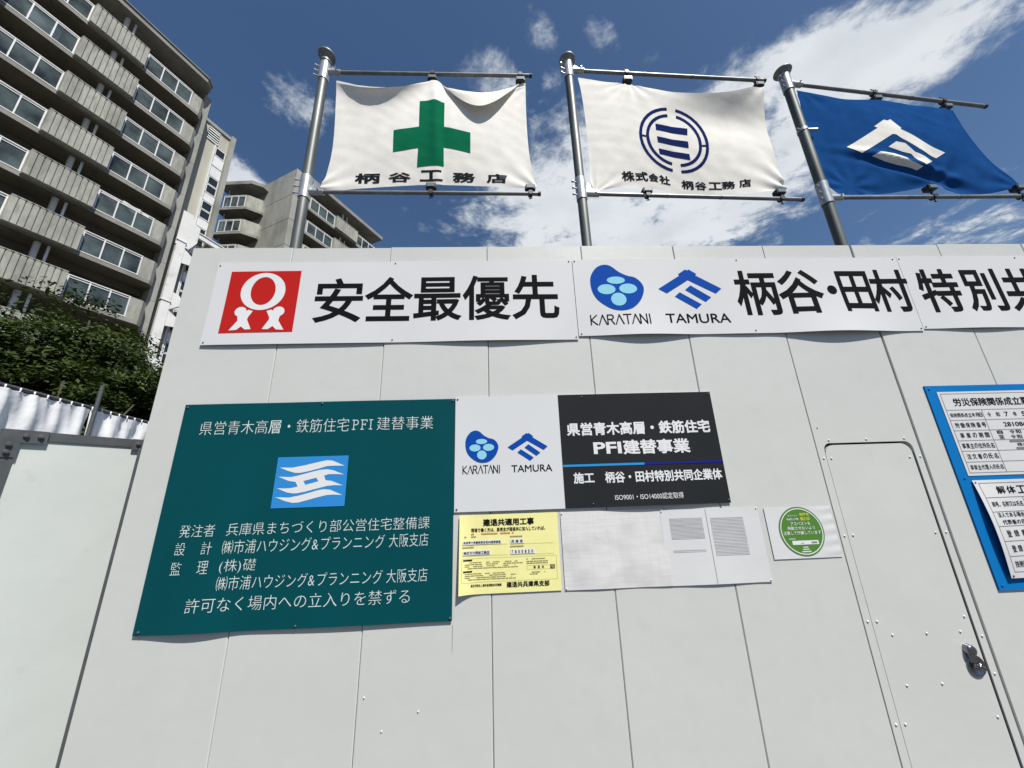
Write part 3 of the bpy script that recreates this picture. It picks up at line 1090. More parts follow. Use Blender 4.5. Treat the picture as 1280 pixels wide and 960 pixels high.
sm += [(1.382, 1.769, 1.5015, 1.5022), (1.384, 1.769, 1.4145, 1.4152), (1.382, 1.3827, 1.4145, 1.502), (1.7683, 1.769, 1.4145, 1.502)]
for z, x1 in ((1.4865, 1.62), (1.4795, 1.63), (1.4725, 1.60), (1.4655, 1.61), (1.4455, 1.56), (1.4385, 1.60), (1.4315, 1.585), (1.4245, 1.60)):
    sm += filler(1.394, x1, z, 0.0026, 0.8, 0.014)
for z in (1.492, 1.483, 1.476):
    sm += filler(1.645, 1.733, z, 0.003, 0.85, 0.012)
sm += filler(1.645, 1.72, 1.443, 0.003, 0.9, 0.012) + filler(1.645, 1.69, 1.436, 0.003, 0.9, 0.012)
sm += [(1.646, 1.760, 1.4675, 1.4682), (1.646, 1.760, 1.4528, 1.4535), (1.646, 1.6467, 1.453, 1.468)]
bars('fine_print', sm, M['olive'], SY, yn)
for bar in ((1.388, 1.424, 1.493, 1.498), (1.388, 1.424, 1.4515, 1.4565), (1.742, 1.760, 1.4535, 1.4675)):
    bars('heading_print', [bar], M['black'], SY, yn, 0.0014)
text('search_lettering', [[('建', (1.673, 1.682, 1.4555, 1.4655)), ('退', (1.690, 1.699, 1.4555, 1.4655)), ('共', (1.707, 1.716, 1.4555, 1.4655))]], M['black'], SY, yn, bold=0.02)
strokes('search_mark', [ell(1.7505, 1.4615, 0.0038, 0.0038, 12) + [(1.7543, 1.4615)], [(1.753, 1.459), (1.7565, 1.4555)]], 0.0015, M['yellow'], SY, yn, 0.0022)

# ------------------------------------------------------------------ two pale document sheets side by side, print too faint to read
def paper_mat(name, tint):
    m = mat(name, tint, rough=0.3, bump=0.002, bscale=10)
    nt = m.node_tree
    b = nt.nodes['Principled BSDF']
    geo = nt.nodes.new('ShaderNodeNewGeometry')
    col = tint
    prev = None
    for sx, sz, amt in ((7, 110, 0.05), (60, 6, 0.03), (5, 7, 0.13)):
        mp_ = nt.nodes.new('ShaderNodeMapping')
        mp_.inputs['Scale'].default_value = (sx, 1, sz)
        nt.links.new(geo.outputs['Position'], mp_.inputs[0])
        n = nt.nodes.new('ShaderNodeTexNoise')
        n.inputs['Scale'].default_value = 1.0
        n.inputs['Detail'].default_value = 2.0
        nt.links.new(mp_.outputs[0], n.inputs['Vector'])
        mr_ = nt.nodes.new('ShaderNodeMapRange')
        mr_.inputs['From Min'].default_value = 0.45
        mr_.inputs['From Max'].default_value = 0.75
        mr_.inputs['To Min'].default_value = 1.0
        mr_.inputs['To Max'].default_value = 1.0 - amt * 2
        nt.links.new(n.outputs['Fac'], mr_.inputs['Value'])
        if prev is None:
            prev = mr_.outputs[0]
        else:
            mm = nt.nodes.new('ShaderNodeMath')
            mm.operation = 'MULTIPLY'
            nt.links.new(prev, mm.inputs[0])
            nt.links.new(mr_.outputs[0], mm.inputs[1])
            prev = mm.outputs[0]
    mc = nt.nodes.new('ShaderNodeMix')
    mc.data_type = 'RGBA'
    mc.blend_type = 'MULTIPLY'
    mc.inputs['Factor'].default_value = 1.0
    mc.inputs['A'].default_value = (*tint, 1)
    nt.links.new(prev, mc.inputs['B'])
    nt.links.new(mc.outputs['Result'], b.inputs['Base Color'])
    return m


def SPw(x, z):
    return -0.003 - 0.002 * math.sin((x - 1.8) * 11) ** 2 * (1.668 - z) / 0.3


def SPw2(x, z):
    return -0.004 - 0.003 * math.sin((x - 2.25) * 9) ** 2 * (1.668 - z) / 0.3


p1 = thing('document_sheet', 'plain pale grey document sheet with faded print just right of the yellow notice', 'notice', (2.02, -0.003, 1.37), 'document sheets under the charcoal board')
board('sheet', 1.797, 2.240, 1.3695, 1.667, SPw, 0.0006, paper_mat('faded_print_paper', (0.66, 0.655, 0.65)), p1, 20, 6)
screws(p1, [(1.803, 1.660), (2.234, 1.660), (1.803, 1.376)], SPw, M['paper'], 0.003)
p2 = thing('document_sheet', 'pale document sheet with grey text blocks left of the round green sticker', 'notice', (2.45, -0.004, 1.37), 'document sheets under the charcoal board')
board('sheet', 2.226, 2.657, 1.3685, 1.661, SPw2, 0.0006, M['paper'], p2, 20, 6)
blk = mat('faded_text_block', (0.50, 0.50, 0.505), rough=0.6, var=0.10, vscale=18, stretch=(0.5, 1, 6))
for xa, xb, za, zb, st_ in ((2.262, 2.405, 1.545, 1.625, 0.0050), (2.44, 2.585, 1.475, 1.622, 0.0056), (2.262, 2.40, 1.490, 1.500, 0.006)):
    z = zb
    rows = []
    while z > za:
        rows += filler(xa, xb, z, 0.0036, 1.0, 0.30)
        z -= st_
    bars('faded_text', rows, blk, SPw2, p2, 0.0009)
bars('sheet_divider', [(2.424, 2.4255, 1.372, 1.658)], M['greyprint'], SPw2, p2, 0.0009)
screws(p2, [(2.232, 1.655), (2.651, 1.655), (2.651, 1.375)], SPw2, M['paper'], 0.003)

# ------------------------------------------------------------------ laminated sheet with a round green sticker
def SG(x, z):
    return -0.003 - 0.0016 * math.sin(z * 150 + math.sin(x * 20)) * max(0, (x - 2.90) / 0.085) ** 0.7 * 0.5 if x > 2.90 else -0.003


g1 = thing('sticker_sheet', 'clear laminated sheet with a round green sticker left of the flush door', 'notice', (2.835, -0.003, 1.45))
board('sheet', 2.686, 2.983, 1.450, 1.654, SG, 0.0008, M['paper'], g1, 60, 40)
GC = (2.831, 1.556)
disc = decal('sticker', [[ell(*GC, 0.0985, 0.0985, 64)]], M['green'], flat(-0.003), g1, 0.0010)
decal('sticker_ring', [[ell(*GC, 0.0925, 0.0925, 64), ell(*GC, 0.0885, 0.0885, 64)]], M['white'], flat(-0.003), disc, 0.0018)
text('yellow_lettering', [('神戸市', (2.836, 2.879, 1.615, 1.629)), ('協力店', (2.836, 2.879, 1.598, 1.612))], M['yellowprint'], flat(-0.003), disc, bold=0.02, off=0.0018)
text('lettering', [('アスベスト', (2.783, 2.827, 1.615, 1.622)), ('飛散防止対策', (2.775, 2.828, 1.600, 1.609)), ('アスベストを', (2.788, 2.876, 1.579, 1.593)),
                   ('飛散させないよう', (2.770, 2.892, 1.561, 1.575)), ('注意して作業しています', (2.748, 2.914, 1.542, 1.557))], M['white'], flat(-0.003), disc, bold=0.012, off=0.0018)
sb = bars('white_slip', [(2.778, 2.893, 1.503, 1.519)], M['white'], flat(-0.003), disc, 0.0018)
bars('slip_print', filler(2.862, 2.886, 1.511, 0.006, 1, 0.006) + filler(2.815, 2.828, 1.509, 0.002, 1, 0.005), M['greyprint'], flat(-0.003), sb, 0.0026)
bars('fine_print', filler(2.760, 2.796, 1.5265, 0.003, 0.9, 0.006), M['white'], flat(-0.003), disc, 0.0018)
bars('fine_print', filler(2.821, 2.843, 1.493, 0.004, 0.9, 0.006) + filler(2.809, 2.854, 1.485, 0.004, 0.9, 0.006) + filler(2.812, 2.851, 1.476, 0.005, 1, 0.007), M['white'], flat(-0.003), disc, 0.0018)

# ------------------------------------------------------------------ blue notice board and the two sheets on it
SB = flat(-0.006)
bb = thing('notice_board', 'bright blue backing board with white forms at the right edge of view', 'notice board', (4.2, -0.006, 1.3))
board('panel', 3.615, 4.815, 1.298, 2.185, SB, 0.004, M['blueboard'], bb)
screws(bb, [(3.644, 1.750), (3.633, 1.316), (3.633, 2.168), (4.79, 2.168)], SB, M['blueboard'], 0.005)
SF1 = flat(-0.008)
f1 = thing('form_sheet', 'upper white insurance form with ruled rows on the blue board', 'notice', (4.2, -0.008, 1.76), 'form sheets on the blue board')
board('sheet', 3.665, 4.40, 1.760, 2.153, SF1, 0.001, M['paper'], f1)
rules = []
for z in (2.143, 2.063, 2.014, 1.965, 1.918, 1.870, 1.821, 1.773):
    rules.append((3.677, 4.388, z - 0.0009, z + 0.0009))
for x, za, zb in ((3.678, 1.773, 2.143), (3.855, 1.773, 2.063), (4.388, 1.773, 2.143)):
    rules.append((x - 0.0009, x + 0.0009, za, zb))
bars('ruling', rules, M['greyprint'], SF1, f1)
text('title', [('労災保険関係成立票', (3.728, 4.112, 2.081, 2.121))], M['black'], SF1, f1, bold=0.014)


def cells(s, x0, x1, z, h, fillw=0.86):
    n = len(s)
    w = (x1 - x0) / n
    return [(ch, (x0 + w * k + w * (1 - fillw) / 2, x0 + w * k + w * (1 + fillw) / 2, z - h / 2, z + h / 2)) for k, ch in enumerate(s) if ch != ' ']


it = [cells('保険関係成立年月日', 3.686, 3.850, 2.038, 0.020)] + [cells('労働保険番号', 3.690, 3.850, 1.990, 0.024, 0.78)] + [cells('事業の期間', 3.694, 3.848, 1.942, 0.024, 0.66)]
it += [cells('事業主の住所氏名', 3.688, 3.848, 1.894, 0.024)] + [cells('注文者の氏名', 3.690, 3.848, 1.846, 0.024, 0.78)] + [cells('事業主代理人の氏名', 3.688, 3.850, 1.797, 0.021)]
it += [cells('令和7年5月1日', 3.862, 4.21, 2.038, 0.022, 0.42)] + [cells('自 令和 7年', 3.885, 4.10, 1.954, 0.018, 0.9)] + [cells('至 令和 12年', 3.885, 4.12, 1.931, 0.018, 0.9)]
it += [('兵庫県', (4.02, 4.12, 1.834, 1.858)), ('株式会社 柄谷工務店', (3.96, 4.22, 1.886, 1.902))]
it += [('28108600276-000', (3.935, 4.22, 1.979, 2.000))]
text('lettering', it, M['black'], SF1, f1, bold=0.008)
bars('fine_print', filler(3.93, 4.3, 1.910, 0.010, 1, 0.012) + filler(3.95, 4.25, 1.877, 0.010, 1, 0.012), M['greyprint'], SF1, f1)


def SF2(x, z):
    t = min(max((x - 3.668) / 0.7, 0), 1)
    s = min(max((z - 1.343) / 0.397, 0), 1)
    return -0.0085 - 0.019 * max(0, 1 - t / 0.34) ** 1.5 * math.sin(math.pi * min(1, s * 0.9 + 0.06)) ** 1.0 - 0.007 * (1 - s) ** 3


f2 = thing('form_sheet', 'lower white registration form bowing off the blue board at its left edge', 'notice', (4.2, -0.0085, 1.34), 'form sheets on the blue board')
board('sheet', 3.669, 4.40, 1.345, 1.740, SF2, 0.0008, M['paper'], f2, 40, 24)
rules = []
for z in (1.727, 1.665, 1.606, 1.547, 1.488, 1.429, 1.369):
    rules += [(3.691 + 0.03 * k, 3.691 + 0.03 * (k + 1), z - 0.0009, z + 0.0009) for k in range(23)]
for x, za, zb in ((3.692, 1.369, 1.727), (3.878, 1.369, 1.665)):
    rules += [(x - 0.0009, x + 0.0009, za + (zb - za) * k / 12, za + (zb - za) * (k + 1) / 12) for k in range(12)]
bars('ruling', rules, M['greyprint'], SF2, f2)
text('title', [cells('解体工事業者登録票', 3.760, 4.22, 1.696, 0.033, 0.84)], M['black'], SF2, f2, bold=0.016, grid=0.05)
it = [('商号、名称又は氏名', (3.708, 3.866, 1.626, 1.648)), ('法人である場合の', (3.712, 3.870, 1.582, 1.603)), ('代表者の氏名', (3.722, 3.864, 1.553, 1.573))]
it += [cells('登録番号', 3.712, 3.868, 1.517, 0.027, 0.62)] + [cells('登録年月日', 3.712, 3.868, 1.458, 0.027, 0.70)] + [('技術管理者の氏名', (3.706, 3.87, 1.386, 1.411))]
text('lettering', it, M['black'], SF2, f2, bold=0.010, grid=0.05)
screws(f2, [(3.679, 1.730), (3.680, 1.354)], SF2, r=0.0035)

def depth_first(x, z):
    u=min(max((x-0.40)/1.45,0),1); h=4.60-z
    y=0.25-0.045*math.sin(math.pi*u)*math.sin(math.pi*min(max((z-3.6)/1.02,0),1))
    t=(x-0.43)/0.71
    if 0<t<1:
        e=math.sin(math.pi*t)
        d=4.565-0.175*e-z
        y-=0.066*e**0.8*math.exp(-max(d,0)/0.052)
    t=(x-1.16)/0.64
    if 0<t<1: y+=0.02*math.sin(math.pi*t)*math.exp(-max(h,0)/0.15)
    y-=0.016*math.exp(-((x-1.145-0.05*(h-0.1))/0.035)**2)*math.exp(-h/0.8)
    y+=0.010*math.exp(-((x-1.215)/0.03)**2)*math.exp(-h/0.6)
    for cx,cz,ph in ((1.80,4.56,0.4),(0.40,3.64,1.0),(1.84,3.62,2.0)):
        r=math.hypot(x-cx,z-cz)+1e-6; a=math.atan2(z-cz,x-cx)
        y-=0.007*math.exp(-r/0.16)*min(1,r/0.03)*math.sin(11*a+ph)
    y-=0.0005*math.sin(x*41+7*math.sin(z*5))*math.sin(z*3+x*2)+0.0003*math.sin(z*63+x*29+3*math.sin(x*7))
    return y
def depth_second(x, z):
    u=min(max((x-2.15)/1.5,0),1); v=min(max((z-3.55)/1.05,0),1)
    y=0.25-0.05*math.sin(math.pi*u)*math.sin(math.pi*v)
    y-=0.115*math.exp(-((x-3.22)/0.40)**2-((z-4.50)/0.21)**2)
    y+=0.020*math.exp(-((x-3.20)/0.32)**2-((z-4.18)/0.14)**2)
    for cx,cz,ph,am in ((3.55,4.55,0.0,0.011),(3.58,3.60,0.7,0.015),(2.2,3.6,1.2,0.006),(2.55,4.6,0,0.005)):
        r=math.hypot(x-cx,z-cz)+1e-6; a=math.atan2(z-cz,x-cx)
        y-=am*math.exp(-r/0.17)*min(1,r/0.03)*math.sin(14*a+ph)
    y-=0.0005*math.sin(x*41+7*math.sin(z*5))*math.sin(z*3+x*2)+0.0003*math.sin(z*63+x*29+3*math.sin(x*7))
    return y
def depth_third(x, z):
    u=min(max((x-3.9)/1.2,0),1); v=min(max((z-3.6)/0.95,0),1)
    y=0.25-0.05*math.sin(math.pi*u)*math.sin(math.pi*v)
    for cx,cz,ph,am,L,k in ((4.56,3.68,0.5,0.012,0.24,7),(5.16,3.66,0.2,0.009,0.25,8),(4.93,4.46,0.9,0.008,0.16,9),(3.95,3.65,0.3,0.010,0.16,9),(3.86,4.55,0.6,0.006,0.2,9)):
        r=math.hypot(x-cx,z-cz)+1e-6; a=math.atan2(z-cz,x-cx)
        y-=am*math.exp(-r/L)*min(1,(r/0.12)**2)*math.sin(k*a+ph)
    s=(x-3.95)*0.35+(z-3.98)
    y-=0.026*math.exp(-((s)/0.035)**2)*math.exp(-((x-4.35)/0.3)**2)
    y+=0.022*math.exp(-((s+0.06)/0.03)**2)*math.exp(-((x-4.35)/0.3)**2)
    y-=0.0005*math.sin(x*41+7*math.sin(z*5))*math.sin(z*3+x*2)+0.0003*math.sin(z*63+x*29+3*math.sin(x*7))
    return y
F1_LEFT = [(0.449, 4.57), (0.463, 4.371), (0.484, 4.091), (0.486, 3.891), (0.469, 3.745), (0.436, 3.634)]  # flag edges and prints: image pixels unprojected through the camera onto the depth surfaces
F1_TOP = [(0.449, 4.57), (0.63, 4.445), (0.799, 4.395), (0.948, 4.431), (1.095, 4.541), (1.129, 4.561), (1.173, 4.564), (1.257, 4.492), (1.389, 4.452), (1.504, 4.449), (1.621, 4.495), (1.758, 4.586), (1.789, 4.585)]
F1_RIGHT = [(1.789, 4.585), (1.781, 4.323), (1.781, 4.044), (1.792, 3.844), (1.829, 3.657)]
F1_BOTTOM = [(0.436, 3.634), (0.533, 3.617), (0.68, 3.628), (0.899, 3.644), (1.136, 3.655), (1.42, 3.65), (1.722, 3.639), (1.829, 3.657)]
CROSS = [(1.047, 4.344), (1.127, 4.353), (1.216, 4.341), (1.22, 4.105), (1.395, 4.06), (1.394, 3.893), (1.22, 3.934), (1.222, 3.787), (1.138, 3.791), (1.05, 3.78), (1.054, 3.925), (0.891, 3.896), (0.887, 4.074), (1.054, 4.1)]
F1_TEXT = [(0.654, 0.815, 3.665, 3.741), (0.868, 1.015, 3.673, 3.742), (1.069, 1.215, 3.679, 3.757), (1.279, 1.427, 3.672, 3.745), (1.496, 1.63, 3.671, 3.739)]
F2_LEFT = [(2.177, 4.651), (2.189, 4.494), (2.194, 4.266), (2.191, 3.969), (2.179, 3.656)]
F2_TOP = [(2.177, 4.651), (2.356, 4.614), (2.523, 4.577), (2.677, 4.509), (2.835, 4.419), (3.045, 4.371), (3.24, 4.382), (3.389, 4.429), (3.476, 4.456)]
F2_RIGHT = [(3.476, 4.456), (3.48, 4.319), (3.476, 4.072), (3.476, 3.825), (3.496, 3.625)]
F2_BOTTOM = [(2.179, 3.656), (2.197, 3.612), (2.331, 3.639), (2.453, 3.634), (2.591, 3.625), (2.696, 3.594), (2.818, 3.564), (3.023, 3.573), (3.264, 3.595), (3.437, 3.625), (3.496, 3.625)]
F2_TEXT = [(2.389, 2.474, 3.686, 3.762), (2.479, 2.563, 3.683, 3.753), (2.566, 2.629, 3.676, 3.738), (2.635, 2.705, 3.655, 3.72), (2.779, 2.86, 3.619, 3.681), (2.867, 2.947, 3.614, 3.673), (2.96, 3.051, 3.616, 3.67), (3.05, 3.146, 3.623, 3.679), (3.171, 3.257, 3.639, 3.697)]
F2_BARS = [(2.665, 4.148), (2.769, 4.115), (2.88, 4.1), (2.868, 4.038), (2.76, 4.059), (2.661, 4.091), (2.659, 4.035), (2.756, 4.001), (2.863, 3.983), (2.86, 3.929), (2.749, 3.952), (2.659, 3.984), (2.657, 3.933), (2.754, 3.899), (2.858, 3.881), (2.859, 3.833), (2.749, 3.857), (2.659, 3.887)]
F2_RING_OUTR = [(2.79, 3.736), (2.828, 3.738), (2.864, 3.745), (2.898, 3.761), (2.929, 3.784), (2.954, 3.811), (2.975, 3.845), (2.991, 3.884), (3.001, 3.927), (3.005, 3.973), (3.004, 4.023), (2.997, 4.074), (2.984, 4.124), (2.962, 4.167), (2.932, 4.201), (2.897, 4.23), (2.86, 4.254), (2.822, 4.273), (2.818, 4.252), (2.854, 4.234), (2.887, 4.212), (2.919, 4.185), (2.945, 4.152), (2.964, 4.111), (2.977, 4.066), (2.983, 4.02), (2.985, 3.975), (2.981, 3.933), (2.971, 3.892), (2.957, 3.857), (2.938, 3.826), (2.915, 3.801), (2.887, 3.78), (2.855, 3.765), (2.822, 3.758), (2.788, 3.757)]
F2_RING_OUTL = [(2.762, 4.291), (2.723, 4.293), (2.685, 4.283), (2.65, 4.266), (2.618, 4.24), (2.591, 4.207), (2.568, 4.166), (2.553, 4.122), (2.543, 4.074), (2.541, 4.027), (2.545, 3.978), (2.557, 3.933), (2.574, 3.889), (2.597, 3.849), (2.625, 3.814), (2.657, 3.785), (2.692, 3.762), (2.73, 3.746), (2.733, 3.766), (2.698, 3.781), (2.666, 3.802), (2.636, 3.828), (2.611, 3.861), (2.59, 3.898), (2.574, 3.937), (2.564, 3.979), (2.56, 4.023), (2.562, 4.067), (2.571, 4.111), (2.586, 4.151), (2.606, 4.188), (2.631, 4.218), (2.66, 4.242), (2.692, 4.257), (2.727, 4.266), (2.763, 4.266)]
F2_RING_INNR = [(2.791, 3.784), (2.82, 3.786), (2.848, 3.794), (2.875, 3.807), (2.898, 3.825), (2.918, 3.848), (2.934, 3.874), (2.946, 3.905), (2.954, 3.94), (2.957, 3.976), (2.956, 4.014), (2.951, 4.054), (2.94, 4.092), (2.924, 4.127), (2.903, 4.157), (2.878, 4.182), (2.85, 4.203), (2.82, 4.219), (2.815, 4.195), (2.841, 4.181), (2.866, 4.162), (2.888, 4.139), (2.907, 4.111), (2.921, 4.081), (2.931, 4.047), (2.936, 4.011), (2.937, 3.978), (2.934, 3.945), (2.927, 3.913), (2.916, 3.886), (2.902, 3.863), (2.884, 3.842), (2.863, 3.826), (2.839, 3.814), (2.814, 3.807), (2.788, 3.805)]
F2_RING_INNL = [(2.758, 4.232), (2.727, 4.229), (2.698, 4.221), (2.67, 4.206), (2.646, 4.186), (2.625, 4.16), (2.608, 4.128), (2.596, 4.094), (2.588, 4.057), (2.586, 4.02), (2.589, 3.982), (2.597, 3.945), (2.611, 3.911), (2.628, 3.88), (2.65, 3.852), (2.674, 3.828), (2.702, 3.809), (2.731, 3.796), (2.735, 3.816), (2.709, 3.828), (2.684, 3.845), (2.662, 3.866), (2.643, 3.891), (2.627, 3.919), (2.616, 3.95), (2.609, 3.984), (2.606, 4.017), (2.607, 4.05), (2.614, 4.083), (2.625, 4.113), (2.64, 4.141), (2.659, 4.164), (2.681, 4.182), (2.705, 4.196), (2.732, 4.204), (2.759, 4.206)]
F2_TICK = [(2.545, 4.062), (2.587, 4.045), (2.584, 4.031), (2.545, 4.049), (2.946, 3.957), (3.002, 3.959), (2.999, 3.944), (2.944, 3.942)]
F3_LEFT = [(3.813, 4.549), (3.791, 4.27), (3.783, 3.987), (3.791, 3.781), (3.804, 3.652)]
F3_TOP = [(3.813, 4.549), (3.999, 4.505), (4.153, 4.451), (4.357, 4.438), (4.427, 4.433), (4.649, 4.373), (4.868, 4.361), (4.941, 4.346)]
F3_RIGHT = [(4.941, 4.346), (4.954, 4.125), (5.027, 3.924), (5.111, 3.784), (5.185, 3.662)]
F3_BOTTOM = [(3.804, 3.652), (3.865, 3.595), (4.014, 3.589), (4.167, 3.597), (4.337, 3.622), (4.501, 3.652), (4.574, 3.663), (4.623, 3.615), (4.719, 3.585), (4.895, 3.594), (5.035, 3.62), (5.185, 3.662)]
F3_ROOF = [(4.006, 3.977), (4.135, 4.053), (4.262, 4.131), (4.244, 4.148), (4.329, 4.205), (4.349, 4.194), (4.375, 4.206), (4.42, 4.116), (4.408, 4.108), (4.537, 4.005), (4.669, 3.903), (4.601, 3.864), (4.488, 3.936), (4.389, 4.028), (4.364, 4.061), (4.342, 4.066), (4.217, 3.991), (4.09, 3.914)]
F3_A = [(4.286, 3.961), (4.347, 4.001), (4.403, 3.983), (4.452, 3.908), (4.57, 3.843), (4.482, 3.791), (4.452, 3.832), (4.423, 3.894), (4.368, 3.916)]
F3_B = [(4.149, 3.883), (4.2, 3.907), (4.308, 3.903), (4.354, 3.878), (4.371, 3.831), (4.469, 3.785), (4.443, 3.772), (4.397, 3.79), (4.313, 3.815), (4.229, 3.846)]


def coons(L, T, Rr, B, nu, nv):
    """grid of (x, z) filled between four edge curves; L and Rr run downwards, T and B to the right"""
    def curve(pts):
        P = [Vector(p) for p in pts]
        ds = [0.0]
        for a_, b_ in zip(P[:-1], P[1:]):
            ds.append(ds[-1] + (b_ - a_).length)

        def f(t):
            s = t * ds[-1]
            k = 0
            while k < len(ds) - 2 and s > ds[k + 1]:
                k += 1
            u = (s - ds[k]) / (ds[k + 1] - ds[k])
            p0, p1, p2, p3 = P[max(k - 1, 0)], P[k], P[k + 1], P[min(k + 2, len(P) - 1)]
            return 0.5 * ((2 * p1) + (p2 - p0) * u + (2 * p0 - 5 * p1 + 4 * p2 - p3) * u * u + (3 * p1 - p0 - 3 * p2 + p3) * u ** 3)
        return f
    l, t, r, b = curve(L), curve(T), curve(Rr), curve(B)
    c00, c10, c01, c11 = l(0), r(0), l(1), r(1)
    g = []
    for j in range(nv + 1):
        v = j / nv
        row = []
        for i in range(nu + 1):
            u = i / nu
            q = (1 - v) * t(u) + v * b(u) + (1 - u) * l(v) + u * r(v) - ((1 - u) * (1 - v) * c00 + u * (1 - v) * c10 + (1 - u) * v * c01 + u * v * c11)
            row.append((q.x, q.y))
        g.append(row)
    return g


def flag(label, depth, L, T, Rr, B, m, flap=None):
    nu, nv = 110, 80
    g = coons(L, T, Rr, B, nu, nv)
    mb = MB()
    vs = [(x, depth(x, z), z) for row in g for x, z in row]
    mb.idx(vs, [(j * (nu + 1) + i, (j + 1) * (nu + 1) + i, (j + 1) * (nu + 1) + i + 1, j * (nu + 1) + i + 1)
                for j in range(nv) for i in range(nu)], 0, True)
    if flap:
        # the slack top hem folds over towards the viewer between two clips
        n, k = 36, 10
        edge = g[0]

        def top_z(x):
            for (xa, za), (xb, zb) in zip(edge[:-1], edge[1:]):
                if xa <= x <= xb:
                    return za + (zb - za) * (x - xa) / max(xb - xa, 1e-6)
            return edge[-1][1]
        vs = []
        for j in range(k + 1):
            w = j / k
            for i in range(n + 1):
                t = i / n
                x = flap[0] + (flap[1] - flap[0]) * t
                e = math.sin(math.pi * t)
                z0 = top_z(x)
                drop = flap[2] * e ** 1.25
                y = depth(x, z0) - flap[3] * e * (1 - (1 - w) ** 2.2) + 0.007 * e * math.sin(7 * t + 6 * w) * w
                vs.append((x, y, z0 - drop * w ** 1.15 + 0.018 * e * math.sin(w * math.pi)))
        mb.idx(vs, [(j * (n + 1) + i, (j + 1) * (n + 1) + i, (j + 1) * (n + 1) + i + 1, j * (n + 1) + i + 1) for j in range(k) for i in range(n)], 0, True)
    o = mb.build('flag', m, None, fix=False)
    tag(o, label, 'flag', 'flags above the hoarding')
    return o


fl1 = flag('white cloth flag with a large green cross and five black characters', depth_first, F1_LEFT, F1_TOP, F1_RIGHT, F1_BOTTOM, M['flagwhite'], (1.185, 1.755, 0.205, 0.075))
decal('cross', [[CROSS]], M['flaggreen'], depth_first, fl1, 0.0018, 0.015)
text('lettering', [list(zip('柄谷工務店', F1_TEXT))], M['flagblack'], depth_first, fl1, bold=0.030, off=0.0020, grid=0.02)
fl2 = flag('white cloth flag with a navy double ring emblem and three navy bars', depth_second, F2_LEFT, F2_TOP, F2_RIGHT, F2_BOTTOM, M['flagwhite'])
decal('ring_emblem', [[F2_RING_OUTR], [F2_RING_OUTL], [F2_RING_INNR], [F2_RING_INNL], [F2_BARS[0:6]], [F2_BARS[6:12]], [F2_BARS[12:18]],
                      [F2_TICK[0:4]], [F2_TICK[4:8]]], M['flagnavy'], depth_second, fl2, 0.0018, 0.015)
sk = [-0.05, -0.10, -0.20, -0.28, -0.10, -0.10, 0.0, 0.08, 0.12]
words = [(c, r, s) for c, r, s in zip('株式会社柄谷工務店', F2_TEXT, sk)]
text('lettering', [words[:4], words[4:]], M['flagblack'], depth_second, fl2, bold=0.028, off=0.0020, grid=0.02)
fl3 = flag('deep blue cloth flag with a white roof shaped emblem', depth_third, F3_LEFT, F3_TOP, F3_RIGHT, F3_BOTTOM, M['flagblue'])
decal('roof_emblem', [[F3_ROOF], [F3_A], [F3_B]], M['flagwhite'], depth_third, fl3, 0.0018, 0.015)


